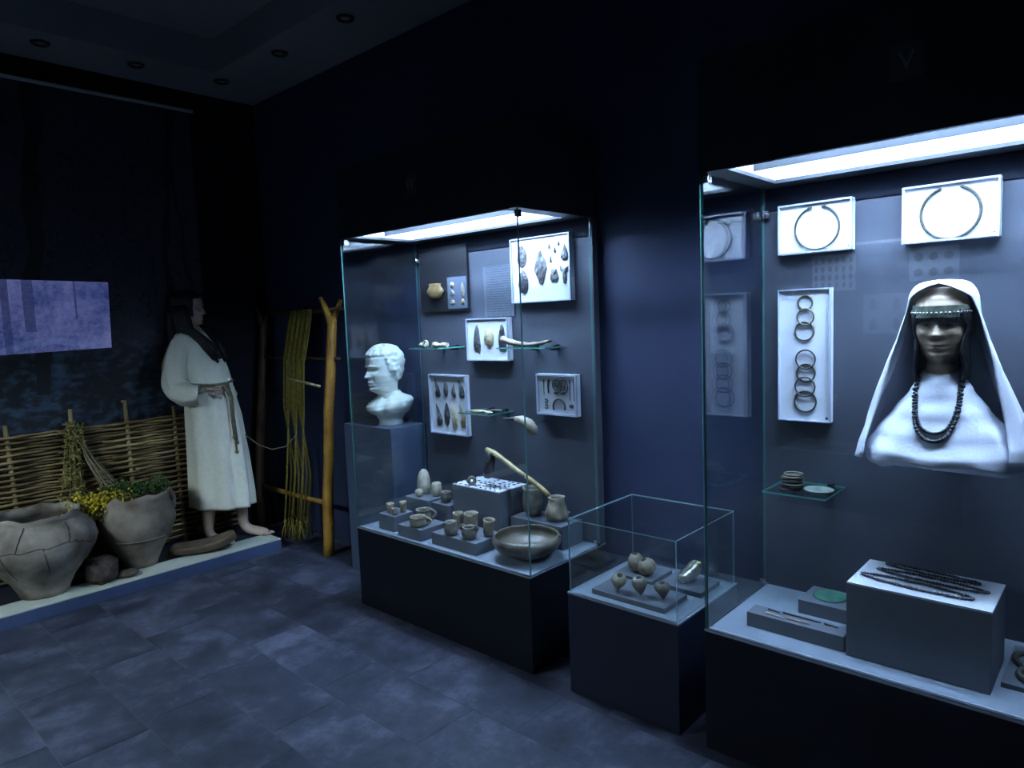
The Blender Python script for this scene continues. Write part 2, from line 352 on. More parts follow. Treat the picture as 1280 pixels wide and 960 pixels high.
def display_case(xf, s, y0, y1, label, numeral=None, group=None, clips=True, lamp=None, deep=.215):
    X = lambda d: xf + s * d
    D = 0.55
    t = thing('display_case', (X(D / 2), (y0 + y1) / 2, 0), label, 'display case', group)
    def B(d0, d1, ya, yb, za, zb, mb=None):
        mb = mb or MB(); a, b = sorted((X(d0), X(d1))); return mb.box(a, b, ya, yb, za, zb)
    B(0.0, D, y0, y1, 0.0, BT - .006).build('base', PAINT, t, bevel=.003)
    B(-.001, D, y0 - .001, y1 + .001, BT - .006, BT).build('deck', DECK, t)
    B(.012, .020, y0 + .012, y1 - .012, BT, BT + .004).build('glass_channel', TRIM, t)
    B(.51, D, y0 + .002, y1 - .002, BT, GT).build('back_panel', PANEL, t)
    a, b = sorted((X(0.002), X(0.010)))
    pane(t, 'x', a, b, y0 + .001, y1 - .001, BT, GT)
    a, b = sorted((X(0.012), X(0.495)))
    pane(t, 'y', a, b, y0 + .001, y0 + .009, BT, GT)
    pane(t, 'y', a, b, y1 - .009, y1 - .001, BT, GT)
    # hood: four fascia boards, top, underside frame, reflector tray, tubes
    h = MB()
    B(0, .02, y0, y1, GT, HT, h); B(D - .02, D, y0, y1, GT, HT, h); B(.02, D - .02, y0, y0 + .02, GT, HT, h); B(.02, D - .02, y1 - .02, y1, GT, HT, h)
    B(.02, D - .02, y0 + .02, y1 - .02, HT - .02, HT, h)
    hood = h.build('hood', HOODP, t)
    u = MB(); o0, o1, oy = .026, .405, .085
    B(.02, o0, y0 + .02, y1 - .02, GT, GT + .012, u); B(o1, D - .02, y0 + .02, y1 - .02, GT, GT + .012, u)
    B(o0, o1, y0 + .02, y0 + oy, GT, GT + .012, u); B(o0, o1, y1 - oy, y1 - .02, GT, GT + .012, u)
    B(.222, .232, y0 + oy, y1 - oy, GT + .02, GT + .045, u)
    B(.503, .51, y0 + .01, y1 - .01, GT - .080, GT - .0005).build('shade_strip', mat('shade_strip_navy', (.003, .0045, .010), .7, spec=.1), hood)  # thin dark strip standing in for the soffit's shadow on the back panel
    u.build('soffit_frame', mat('soffit_grey', (.014, .016, .02), .5), hood)
    rf = MB(); zt = GT + deep
    B(o0 - .004, o0, y0 + oy, y1 - oy, GT + .012, zt, rf); B(o1, o1 + .004, y0 + oy, y1 - oy, GT + .012, zt, rf)
    B(o0, o1, y0 + oy - .004, y0 + oy, GT + .012, zt, rf); B(o0, o1, y1 - oy, y1 - oy + .004, GT + .012, zt, rf)
    B(o0, o1, y0 + oy, y1 - oy, zt, zt + .006, rf)
    B(.21, .222, y0 + oy, y1 - oy, zt - .02, zt, rf)
    rf.build('lamp_reflector', REFL, hood)
    for d in (.12, .31):
        MB().tube([(X(d), y0 + oy + .03, zt - .035), (X(d), y1 - oy - .03, zt - .035)], .016, 8).build('lamp_tube', lamp or LAMPM, hood)
    if numeral:
        ny = (y0 + y1) / 2 + .02
        pl = B(-.004, 0, ny - .04, ny + .04, 2.08, 2.17).build('number_plaque', PLAQ, hood)
        text_mesh(numeral, .065, 'numeral', PLAQT, hood, (X(-.0055), ny, 2.125), -PI / 2 if s > 0 else PI / 2)
    if clips:
        for (d, y, z, m) in ((.02, y1 - .018, GT - .018, CHROME), (.03, y0 + .018, GT - .02, BLACKM), (.49, y0 + .004, BT + .016, CHROME), (.49, y1 - .004, BT + .016, CHROME), (.49, y1 - .02, GT - .095, CHROME)):
            q = MB(); x = X(d); q.box(x - .012, x + .012, y - .010, y + .010, z - .014, z + .014)
            q.tube([(x - .016, y, z), (x + .016, y, z)], .007, 8); q.tube([(x, y - .015, z), (x, y + .015, z)], .006, 8)
            q.build('hinge_clip', m, t, bevel=.002)
    return t
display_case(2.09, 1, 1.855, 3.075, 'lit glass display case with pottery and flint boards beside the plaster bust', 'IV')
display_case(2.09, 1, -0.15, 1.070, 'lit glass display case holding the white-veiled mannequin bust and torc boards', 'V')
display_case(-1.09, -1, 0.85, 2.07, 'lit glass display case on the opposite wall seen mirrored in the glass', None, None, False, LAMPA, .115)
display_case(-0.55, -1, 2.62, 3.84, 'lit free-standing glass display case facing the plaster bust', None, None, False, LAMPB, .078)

# low vitrine between the two tall cases
vt = thing('low_vitrine', (2.33, 1.413, 0), 'low dark vitrine with glass cover and five small clay vessels', 'display case')
VB = .412
MB().box(2.09, 2.565, 1.17, 1.658, 0, VB - .006).build('base', mat('vitrine_paint', (.014, .018, .034), .35, spec=.3), vt, bevel=.003)
MB().box(2.089, 2.566, 1.169, 1.659, VB - .006, VB).build('deck', DECK, vt)
gx0, gx1, gy0, gy1, gz = 2.096, 2.558, 1.178, 1.650, .71
pane(vt, 'x', gx0, gx0 + .004, gy0, gy1, VB, gz - .004, GEDGE3); pane(vt, 'x', gx1 - .004, gx1, gy0, gy1, VB, gz - .004, GEDGE3)
pane(vt, 'y', gx0 + .004, gx1 - .004, gy0, gy0 + .004, VB, gz - .004, GEDGE3); pane(vt, 'y', gx0 + .004, gx1 - .004, gy1 - .004, gy1, VB, gz - .004, GEDGE3)
pane(vt, 'z', gx0, gx1, gy0, gy1, gz - .004, gz, GEDGE3)

# ------------------------------------------------------------------ boards with mounted finds
def outline(kind, y, z, w, h, sd=0, lean=0.0):
    q = random.Random(sd); o = []
    if kind == 'leaf': base = [(math.sin(a) * .5 * (1 if math.cos(a) < 0 else (1 - .35 * math.cos(a))), math.cos(a) * .5) for a in [i * 2 * PI / 14 for i in range(14)]]
    elif kind == 'diamond': base = [(0, .5), (.2, .38), (.38, .2), (.5, 0), (.4, -.15), (.25, -.32), (.14, -.5), (-.14, -.5), (-.25, -.32), (-.42, -.15), (-.5, 0), (-.38, .2), (-.2, .38)]
    elif kind == 'tri': base = [(0, .5), (.18, .22), (.36, -.1), (.5, -.36), (.2, -.5), (-.2, -.46), (-.5, -.3), (-.34, -.02), (-.16, .25)]
    elif kind == 'trap': base = [(-.3, .5), (.3, .5), (.4, .2), (.5, -.2), (.3, -.5), (-.3, -.5), (-.5, -.2), (-.4, .2)]
    elif kind == 'anchor': base = [(-.5, .5), (-.25, .38), (0, .36), (.3, .42), (.5, .46), (.48, .2), (.2, .05), (.22, -.3), (.1, -.5), (-.15, -.48), (-.22, -.2), (-.15, .1), (-.42, .22)]
    elif kind == 'blade': base = [(.05, .5), (.3, .3), (.42, 0), (.5, -.3), (.45, -.5), (-.4, -.5), (-.5, -.25), (-.42, .05), (-.28, .3), (-.1, .46)]
    elif kind == 'egg': base = [(math.sin(a) * .5 * (1 - .15 * math.cos(a)), math.cos(a) * .5) for a in [i * 2 * PI / 16 for i in range(16)]]
    elif kind == 'sick': base = [(-.45, .5), (-.1, .32), (.25, .08), (.45, -.15), (.5, -.36), (.3, -.5), (-.25, -.5), (-.4, -.35), (-.1, -.15), (-.2, .05), (-.38, .28)]
    else: base = [(math.sin(a) * .5, math.cos(a) * .5) for a in [i * 2 * PI / 12 for i in range(12)]]
    for (u, v) in base:
        j = .03
        u += q.uniform(-j, j); v += q.uniform(-j, j)
        o.append((y - u * w + lean * v * h, z + v * h))       # photo right is smaller y
    return o
BX = 2.598
def board(name, y0, y1, z0, z1, label, thick=.016, m=WHITE, rim=.006, rimh=.010, cat='display board', group=None, rimm=None):
    t = thing(name, (BX, (y0 + y1) / 2, z0), label, cat, group)
    MB().box(BX - thick, BX, y0, y1, z0, z1).build('backing', m, t, bevel=.0015)
    MB().frame(BX - thick - rimh, BX - thick, y0, y1, z0, z1, rim).build('rim', rimm or mat('acrylic_rim', (.36, .39, .46), .25, spec=.6), t)
    return t, BX - thick
# 1 white board of flint points
t, bx = board('flint_board', 1.958, 2.325, 1.575, 1.885, 'large white board with ten flint arrowheads and points, topmost in its case', thick=.028)
for i, (k, y, z, wd, h) in enumerate([('leaf', 2.256, 1.797, .063, .106), ('leaf', 2.250, 1.674, .064, .115), ('diamond', 2.138, 1.735, .075, .16), ('tri', 2.082, 1.832, .013, .025), ('tri', 2.048, 1.811, .015, .028), ('tri', 2.025, 1.841, .013, .023), ('tri', 2.075, 1.771, .015, .038), ('tri', 1.990, 1.797, .051, .079), ('trap', 2.056, 1.692, .049, .062), ('anchor', 1.995, 1.695, .052, .086)]):
    MB().dome(outline(k, y, z, wd, h, i), bx, .004 + .10 * min(wd, .1), i).build('flint_point', [FLINT, FLINTD][i % 3 == 1], t)
# 2 three blades
t, bx = board('flint_board', 2.362, 2.660, 1.288, 1.508, 'white board with two grey blades and one cream egg-shaped stone', thick=.03)
for i, (k, y, z, wd, h, m) in enumerate([('blade', 2.586, 1.405, .048, .134, FLINT), ('egg', 2.499, 1.408, .066, .095, FLINTT), ('blade', 2.405, 1.410, .050, .131, FLINTD)]):
    o = MB().dome(outline(k, y, z, wd, h, 20 + i), bx, .014, 20 + i).build('flint_blade' if i != 1 else 'polished_stone', m, t)
    if i == 1: smooth_by_angle(o, 60)
# 3 sickle blades
t, bx = board('flint_board', 2.690, 2.990, .872, 1.205, 'white board with two rows of four curved flint blades', thick=.02, rim=.008, rimh=.014)
for i, (k, y, z, wd, h, m) in enumerate([('sick', 2.928, 1.127, .045, .105, FLINTD), ('egg', 2.860, 1.122, .034, .079, FLINT), ('tri', 2.795, 1.121, .030, .080, FLINT), ('sick', 2.732, 1.127, .043, .100, FLINTD), ('sick', 2.922, .978, .052, .125, FLINT), ('leaf', 2.857, .984, .045, .130, FLINTD), ('sick', 2.798, .984, .055, .150, FLINTT), ('sick', 2.728, .982, .055, .135, FLINTO)]):
    MB().dome(outline(k, y, z, wd, h, 40 + i), bx, .011, 40 + i).build('flint_blade', m, t)
# 4 ornaments
t, bx = board('ornament_board', 1.945, 2.188, 1.030, 1.228, 'small white board with bronze pins, spirals and a curved bracelet', thick=.024, rim=.009, rimh=.012)
bx -= .0015
for (y, h, z) in ((2.147, .072, 1.160), (1.988, .098, 1.152), (1.966, .096, 1.150)):
    q = MB().tube([(bx, y, z - h / 2), (bx, y, z + h / 2)], [.0014, .0024], 6); q.blob((bx, y, z + h / 2), (.004, .004, .004), 1, 0); q.build('pin', BRONZE, t)
q = MB().tube([(bx, 2.118, 1.135), (bx, 2.12, 1.165), (bx, 2.116, 1.195)], [.004, .005, .007], 6); q.blob((bx, 2.116, 1.195), (.006, .009, .009), 1, 0.2); q.build('pin', BRONZE, t)
for y in (2.068, 2.030):
    pts = [(bx - .002, y + (.004 + .0016 * i / 2) * math.cos(i * .5) * (.45 + i * .018), 1.172 + (.004 + .0016 * i / 2) * math.sin(i * .5) * (.5 + i * .02)) for i in range(36)]
    q = MB().tube(pts, .0032, 5); q.blob((bx - .002, y + .006, 1.138), (.005, .009, .008), 1, .3); q.blob((bx - .002, y - .008, 1.138), (.005, .008, .008), 1, .3); q.build('spiral_fibula', BRONZE, t)
for z in (1.096, 1.069): MB().ring((bx, 2.134, z), .0095, .0022, n=18, m=6, a0=.6, a1=5.9).build('finger_ring', BRONZE, t)
MB().ring((bx - .002, 2.055, 1.072), .036, .0038, n=24, m=7, a0=-.5, a1=PI + .4, ell=1.0).build('bracelet', BRONZE, t)
MB().blob((bx - .002, 1.980, 1.079), (.006, .013, .010), 2, .3, 3).build('nugget', BRONZE, t)
# 5 black board with a pot and a strip of finds
t, bx = board('photo_board', 2.655, 3.040, 1.555, 1.905, 'black board with an ochre pot and a pale panel of small finds', thick=.012, m=mat('black_board', (.006, .0065, .009), .5), rim=.004, rimh=.004, rimm=mat('black_board', (0, 0, 0)))
prof = [(.02, 0), (.045, .012), (.066, .038), (.068, .048), (.052, .066), (.045, .074), (.052, .084), (.05, .086)]
q = MB().lathe((bx, 2.905, 1.622), prof, 28); q.v = [(bx + (v[0] - bx) * .28 - .012, v[1], v[2]) for v in q.v]
q.build('ochre_pot', mat('ochre', (.12, .075, .025), .6, col2=(.22, .15, .06), scale=20), t, smooth=True)
MB().box(bx - .003, bx, 2.665, 2.815, 1.566, 1.735).build('find_panel', mat('pale_panel', (.075, .09, .125), .6), t)
for i, (y, z, wd, h) in enumerate([(2.775, 1.695, .030, .028), (2.777, 1.650, .034, .032), (2.776, 1.600, .032, .029), (2.695, 1.668, .030, .080), (2.697, 1.600, .028, .032)]):
    MB().dome(outline('egg', y, z, wd, h, 60 + i), bx - .003, .007, 60 + i).build('find', [FLINTO, CLAYG][i % 2], t)
# 6 clear text sheet
def sheet_mat():
    m = bpy.data.materials.new('printed_sheet'); m.use_nodes = True; nt = m.node_tree; b = nt.nodes['Principled BSDF']
    tc = nt.nodes.new('ShaderNodeTexCoord'); sp = nt.nodes.new('ShaderNodeSeparateXYZ'); nt.links.new(tc.outputs['Object'], sp.inputs[0])
    def M(op, a, b_=None):
        n = nt.nodes.new('ShaderNodeMath'); n.operation = op
        for i, v in enumerate((a, b_)):
            if v is None: continue
            if isinstance(v, (int, float)): n.inputs[i].default_value = v
            else: nt.links.new(v, n.inputs[i])
        return n.outputs[0]
    line = M('GREATER_THAN', M('SINE', M('MULTIPLY', sp.outputs['Z'], 2 * PI / .0125)), .15)
    n = nt.nodes.new('ShaderNodeTexNoise'); n.inputs['Scale'].default_value = 140; nt.links.new(tc.outputs['Object'], n.inputs['Vector'])
    word = M('GREATER_THAN', n.outputs['Fac'], .44)
    inr = M('LESS_THAN', M('ABSOLUTE', sp.outputs['Y']), .088)
    f = M('MULTIPLY', M('MULTIPLY', line, word), inr)
    mx = nt.nodes.new('ShaderNodeMix'); mx.data_type = 'RGBA'; mx.inputs[6].default_value = (.085, .098, .12, 1); mx.inputs[7].default_value = (.035, .042, .055, 1)
    nt.links.new(f, mx.inputs[0]); nt.links.new(mx.outputs[2], b.inputs['Base Color']); b.inputs['Roughness'].default_value = .3
    return m
tag(MB().box(BX - .004, BX - .0002, 2.338, 2.548, 1.513, 1.772).build('text_sheet', sheet_mat()), 'pale blue printed text sheet between the black board and the flint points', 'information sheet')

# 7, 8 torc boards and 9 ring board in the veil case
for (y0, y1, z0, z1, lb, tc_, rad, tw) in ((.748, 1.000, 1.692, 1.868, 'white board holding one smooth open neck ring above the ring board', (.866, 1.777), .075, 0), (.332, .596, 1.692, 1.872, 'white board holding one twisted neck ring above the veiled bust', (.462, 1.778), .081, .22)):
    t, bx = board('torc_board', y0, y1, z0, z1, lb, thick=.026, rim=.006, rimh=.014)
    nn = 72
    q = MB().ring((bx - .006, *tc_), rad, .0036 if tw == 0 else .0042, n=nn, m=7, a0=PI / 2 + .32, a1=PI / 2 + 2 * PI - .32, tw=tw)
    if tw == 0:
        for a in (PI / 2 + .32, PI / 2 - .32): q.blob((bx - .007, tc_[0] + rad * math.cos(a), tc_[1] + rad * math.sin(a)), (.006, .009, .006), 1, 0)
    q.build('neck_ring', BRONZE, t, smooth=True)
    MB().box(bx - .0006, bx, y0 + .012, y0 + .017, z0 + .012, z0 + .017).build('number_sticker', INK, t)
t, bx = board('ring_board', .818, 1.003, 1.085, 1.566, 'tall white board with seven bronze rings in a column', thick=.024, rim=.004, rimh=.012)
for i, (y, z, r_) in enumerate([(.906, 1.517, .025), (.904, 1.465, .029), (.909, 1.414, .033), (.904, 1.312, .034), (.904, 1.262, .032), (.906, 1.212, .035), (.906, 1.158, .038)]):
    MB().ring((bx - .004 - .004 * (i % 2), y, z), r_, .0032, n=32, m=7).build('bronze_ring', [BRONZEL, BRONZE][i > 2], t, smooth=True)
MB().box(bx - .0006, bx, .828, .836, 1.095, 1.104).build('number_sticker', INK, t)

# ------------------------------------------------------------------ glass shelves with brackets
def shelf(x0, x1, y0, y1, z, label, brk):
    t = thing('glass_shelf', ((x0 + x1) / 2, (y0 + y1) / 2, z - .03), label, 'shelf')
    pane(t, 'z', x0, x1, y0, y1, z - .006, z, GEDGE2)
    for y in brk:
        MB().box(2.545, 2.600, y - .009, y + .009, z - .020, z - .0062).box(2.572, 2.600, y - .009, y + .009, z + .0002, z + .008).build('bracket', BLACKM, t, bevel=.002)
    return t
shelf(2.40, 2.597, 2.715, 2.945, 1.362, 'small glass shelf carrying pale shell rings beside the blade board', (2.77, 2.88))
shelf(2.44, 2.597, 2.020, 2.330, 1.362, 'long glass shelf under the arrowhead board carrying a curved antler', (2.07, 2.20))
shelf(2.41, 2.597, 2.370, 2.590, 1.032, 'small glass shelf with thin flint flakes beside the curved blades', (2.42, 2.52))
shelf(2.385, 2.597, .775, .992, .853, 'glass shelf carrying a stack of bronze rings and a pale disc', (.82, .95))
# shells / bone pieces on the left shelf
z = 1.3622
q = MB(); q.blob((2.47, 2.905, z + .014), (.022, .026, .014), 2, .3, 1); tag(q.build('bone_piece', BONE, smooth=True), 'cream bone lump at the end of the left glass shelf', 'bone')
for i, (x, y, a, lb) in enumerate([(2.455, 2.868, .0, 'upright cream bone ring on the left glass shelf'), (2.47, 2.80, .5, 'wide cream bone chunk in the middle of the left glass shelf'), (2.48, 2.745, .3, 'short cream bone tube near the bracket end of the left shelf')]):
    q = MB()
    if i == 0: q.ring((x, y, z + .020), .016, .0058, n=18, m=7)
    elif i == 1: q.blob((x, y, z + .012), (.02, .036, .013), 2, .5, 5, 3); q.blob((x, y + .01, z + .02), (.014, .02, .009), 2, .5, 8, 3)
    else: q.tube([(x, y + .02, z + .0125), (x, y - .022, z + .0125)], [.013, .0125], 10)
    tag(q.build('bone_piece', BONE, smooth=(i < 2)), lb, 'bone')
# antler on right shelf: curved trough
rows = []
for i in range(15):
    u = i / 14; y = 2.315 - .30 * u; zz = 1.3625 + .012 + .022 * (2 * u - 1) ** 2 ; h = .032 * (1 - .55 * u)
    rows.append([(2.475 + .022 * math.cos(a) * (1 - .4 * u), y, zz + h * .5 + h * .5 * math.sin(a) + .002 * math.sin(i * 2 + k)) for k, a in enumerate([j * 2 * PI / 9 for j in range(9)])])
q = MB().grid(rows, True); q.f += [tuple(range(9)), tuple(14 * 9 + j for j in range(9))]; q.m += [0, 0]
zmin = min(v[2] for v in q.v); q.v = [(a, b, c_ - zmin + 1.3622) for a, b, c_ in q.v]
tag(q.build('antler_tool', mat('antler', (.09, .065, .035), .6, col2=(.30, .25, .17), scale=14, bump=.4), smooth=True), 'long curved brown antler piece lying on the right glass shelf', 'antler')
# flakes on mid shelf
for i, (x, y, rx, ry, rz, lb) in enumerate([(2.47, 2.50, .025, .055, .2, 'long thin flint flake on the middle glass shelf'), (2.52, 2.43, .030, .035, .8, 'broad pale flint flake on the middle glass shelf'), (2.455, 2.415, .018, .03, -.4, 'small flint flake at the front corner of the middle shelf')]):
    q = MB().blob((0, 0, 0), (rx, ry, .006), 2, .35, i + 11, 2); q.xform(Matrix.Translation((x, y, 1.0382)) @ Matrix.Rotation(rz, 4, 'Z'))
    zm = min(v[2] for v in q.v); q.v = [(a, b, c_ - zm + 1.0322) for a, b, c_ in q.v]
    tag(q.build('flint_flake', [FLINTT, FLINT, BONE][i]), lb, 'flint')
# horn tool mounted on a peg of the back panel
ht = thing('horn_tool', (2.46, 2.20, .95), 'cream horn tool with dark tip fixed on a peg under the middle shelf', 'tool')
HORN = mat('horn', (.20, .165, .10), .55, col2=(.40, .35, .26), scale=25, bump=.3)
MB().tube([(2.44, 2.225, 1.020), (2.445, 2.185, 1.018), (2.45, 2.150, .998), (2.455, 2.128, .972), (2.46, 2.122, .948)], [.012, .021, .029, .028, .016], 12).build('horn', HORN, ht, smooth=True)
MB().tube([(2.438, 2.30, 1.018), (2.438, 2.26, 1.016), (2.44, 2.222, 1.020)], [.003, .008, .0125], 10).build('tip', FLINTD, ht, smooth=True)
MB().tube([(2.45, 2.16, .995), (2.599, 2.16, .995)], .005, 8).build('peg', CHROME, ht)

# ------------------------------------------------------------------ blocks in the pottery case
def block(x0, x1, y0, y1, z0, z1, label, m=BLOCK):
    return tag(MB().box(x0, x1, y0, y1, z0, z1).build('display_block', m, bevel=.002), label, 'display block')
E_ = .0003
block(2.145, 2.275, 2.825, 2.955, BT, .507, 'grey block carrying three tiny cups')
block(2.128, 2.295, 2.590, 2.775, BT, .483, 'low grey block carrying two handled mugs')
block(2.140, 2.335, 2.222, 2.528, BT, .483, 'wide low grey block carrying five small jars')
block(2.330, 2.500, 2.765, 2.960, BT, .558, 'grey block carrying the pale cone stone and sphere')
block(2.350, 2.450, 2.625, 2.762, BT, .548, 'grey block carrying the small dark jar')
big = block(2.372, 2.580, 2.285, 2.618, BT, .660, 'tall grey block with a printed white sheet of tiny finds on top')
block(2.430, 2.590, 1.950, 2.270, BT, .535, 'grey block at the back carrying two tan jars')
# sheet of tiny finds
sh = thing('finds_sheet', (2.476, 2.4515, .6602), 'white sheet with rows of tiny dark finds on tall block', 'display sheet')
MB().box(2.374, 2.578, 2.287, 2.616, .6602, .664).build('sheet', WHITE, sh)
for i in range(9):
    for j in range(6):
        y = 2.605 - i * .035 + rnd.uniform(-.006, .006); x = 2.390 + j * .034 + rnd.uniform(-.006, .006)
        if x > 2.47 and i in (1, 2, 3, 5) and j > 3: continue
        a = rnd.uniform(0, PI); q = MB().blob((0, 0, 0), (.011, .0042, .003), 1, .4, i * 6 + j); q.xform(Matrix.Translation((x, y, .6668)) @ Matrix.Rotation(a, 4, 'Z'))
        q.build('tiny_find', FLINTD, sh)
# stone axe with haft
ax = thing('hafted_axe', (2.44, 2.27, .667), 'hafted stone axe with pale wooden handle above the tall block', 'axe')
A = Vector((2.430, 2.415, .852)); Bp = Vector((2.430, 2.018, .674))
hp = [A.lerp(Bp, u) + Vector((0, 0, .014 * math.sin(u * PI) + .004 * math.sin(u * 9))) for u in [i / 14 for i in range(15)]]
MB().tube(hp[:10], [.014, .015, .0155, .0135, .012, .012, .0125, .011, .011, .0105], 10).build('haft', HAFT, ax, smooth=True)
MB().tube(hp[9:], [.0105, .012, .0115, .011, .0115, .010], 10).build('grip', mat('grip_wrap', (.22, .15, .06), .6, col2=(.45, .35, .12), scale=30), ax, smooth=True)
q = MB()
for i in range(5): q.ring((0, 0, 0), .0165, .0028, ax='z', n=14, m=5); q.v[-14 * 5:] = [tuple(hp[2].lerp(hp[3], i / 4 - .3) + Vector((v[0], v[1] * .45 + v[2] * .9, v[1] * .9 + v[2] * .45))) for v in q.v[-14 * 5:]]
q.build('binding', ROPE, ax, smooth=True)
MB().tube([(2.425, 2.385, .850), (2.430, 2.392, .80), (2.434, 2.412, .745), (2.436, 2.424, .712)], [.018, .026, .030, .020], 10).build('axe_head', FLINTD, ax, smooth=True)
MB().tube([(2.43, 2.38, .80), (2.599, 2.38, .80)], .004, 6).build('peg', CHROME, ax)
# small ring socket
q = MB().ring((2.40, 2.500, .684), .016, .0088, n=20, m=8); zm = min(v[2] for v in q.v); q.v = [(a, b, c_ - zm + .6645) for a, b, c_ in q.v]
q.xform(Matrix.Translation((2.40, 2.5, .68)) @ Matrix.Rotation(.65, 4, 'Z') @ Matrix.Translation((-2.40, -2.5, -.68)))
tag(q.build('stone_ring', CLAYD, smooth=True), 'dark thick stone ring standing on the sheet of tiny finds', 'stone ring')

# ------------------------------------------------------------------ pots
def open_prof(outer, th=.12):
    """outer profile (r,z) normalised -> adds inner wall"""
    inner = [(max(r - th, .02), max(z, th * 1.2)) for r, z in reversed(outer) if z > 0.12]
    return [(outer[0][0] * .5, 0)] + outer + inner + [(.03, th * 1.2)]
P_CUP = [(.34, 0), (.40, .12), (.43, .45), (.45, .8), (.48, 1.0)]
P_ROUND = [(.28, 0), (.42, .15), (.5, .42), (.46, .68), (.40, .82), (.44, 1.0)]
P_JAR = [(.30, 0), (.42, .12), (.5, .34), (.46, .58), (.40, .78), (.44, 1.0)]
P_POT = [(.3, 0), (.44, .18), (.5, .45), (.47, .7), (.46, .9), (.5, 1.0)]
P_BELL = [(.36, 0), (.47, .14), (.5, .28), (.42, .52), (.34, .75), (.33, .92), (.37, 1.0)]
def pot(name, c, W, H, prof, label, m, cat='pot', handles=(), lugs=(), tilt=0, group=None, th=.07, wob=.05, seed=1):
    pr = [(r * W, z * H) for r, z in open_prof(prof, th)]
    body = MB().lathe(c, pr, 28, wob, seed, rimwob=0.02 * H)
    if tilt: body.xform(Matrix.Translation(c) @ Matrix.Rotation(tilt, 4, 'X') @ Matrix.Translation(-Vector(c))); zm = min(v[2] for v in body.v); body.v = [(a, b, z - zm + c[2]) for a, b, z in body.v]
    if not handles and not lugs:
        return tag(body.build(name, m, smooth=True), label, cat, group)
    t = thing(name, c, label, cat, group); body.build('body', m, t, smooth=True)
    for (ang, z0, z1, out) in handles:
        d = Vector((math.cos(ang), math.sin(ang), 0)); C0 = Vector(c)
        pts = [C0 + d * (W * .42 + out * W * math.sin(u * PI)) + Vector((0, 0, H * (z0 + (z1 - z0) * u))) for u in [i / 8 for i in range(9)]]
        MB().tube(pts, .085 * W, 8).build('handle', m, t, smooth=True)
    for (ang, z) in lugs:
        d = Vector((math.cos(ang), math.sin(ang), 0)); p = Vector(c) + d * W * .5 + Vector((0, 0, H * z))
        MB().blob(p, (.06 * W,) * 3, 1, 0).build('lug', m, t, smooth=True)
    return t
AR = -.83                                   # direction to photo right
g3 = None
pot('tiny_cup', (2.190, 2.908, .5073), .042, .050, P_CUP, 'tiny tan cup at the rear corner of the three-cup block', CLAYT, 'cup', lugs=((-2.4, .6),))
pot('tiny_cup', (2.232, 2.855, .5073), .038, .058, P_CUP, 'tallest tan cup on the three-cup block', CLAYT, 'cup')
pot('tiny_cup', (2.175, 2.851, .5073), .034, .034, P_POT, 'smallest tan cup on the three-cup block', CLAYT, 'cup')
pot('handled_mug', (2.165, 2.655, .4833), .085, .050, P_POT, 'wide low mug with one loop handle at the front of the low block', CLAYT, 'mug', handles=((AR, .15, .92, .32),))
pot('handled_mug', (2.252, 2.715, .4833), .085, .058, P_POT, 'darker low mug with one loop handle behind the front mug', CLAYG, 'mug', handles=((AR, .1, .98, .32),))
pot('small_jar', (2.172, 2.420, .4833), .068, .064, P_JAR, 'grey round jar at the left of the five-jar block', CLAYG, lugs=((-2.3, .35),))
pot('small_jar', (2.265, 2.468, .4833), .056, .078, P_CUP, 'straight speckled beaker at the back of the five-jar block', CLAYT)
pot('small_jar', (2.292, 2.405, .4833), .074, .080, P_CUP, 'wide tan beaker at the back of the five-jar block', CLAYT, wob=.08)
pot('small_jar', (2.178, 2.302, .4833), .074, .058, P_ROUND, 'small round jar with two ears at the front of the five-jar block', CLAYG, handles=((PI / 2 + .4, .62, 1.1, .16), (-PI / 2 + .4, .62, 1.1, .16)))
pot('small_jar', (2.262, 2.262, .4833), .060, .078, P_CUP, 'leaning tan beaker beside the large bowl', CLAYT, tilt=.16)
pot('dark_jar', (2.395, 2.695, .5483), .060, .058, P_ROUND, 'small dark jar with flared rim beside the tall block', CLAYD, handles=((AR, .5, .95, .12),))
pot('tan_jar', (2.510, 2.190, .5353), .100, .140, P_POT, 'tall tan jar behind the axe handle', CLAYG, th=.06)
pot('tan_jar', (2.515, 2.045, .5353), .115, .112, P_BELL, 'tan jar with narrow neck and side lugs on the back block', CLAYT, lugs=((AR, .3), (AR + 2.6, .3)), th=.06)
# big bowl
bp = [(.03, 0), (.055, .002), (.10, .022), (.142, .055), (.156, .085), (.155, .105), (.146, .121), (.140, .120), (.147, .100), (.146, .085), (.130, .062), (.09, .036), (.05, .026), (.01, .024)]
bt = thing('large_bowl', (2.275, 2.030, BT), 'large shallow brown bowl at the front corner of the deck', 'bowl')
MB().lathe((2.275, 2.030, BT + .0003), [(a, b * .86) for a, b in bp], 48, .03, 4, rimwob=.006).build('body', CLAYB, bt, smooth=True)
MB().blob((2.345, 1.903, BT + .102), (.010, .016, .006), 1, .2).build('lug', CLAYB, bt, smooth=True)
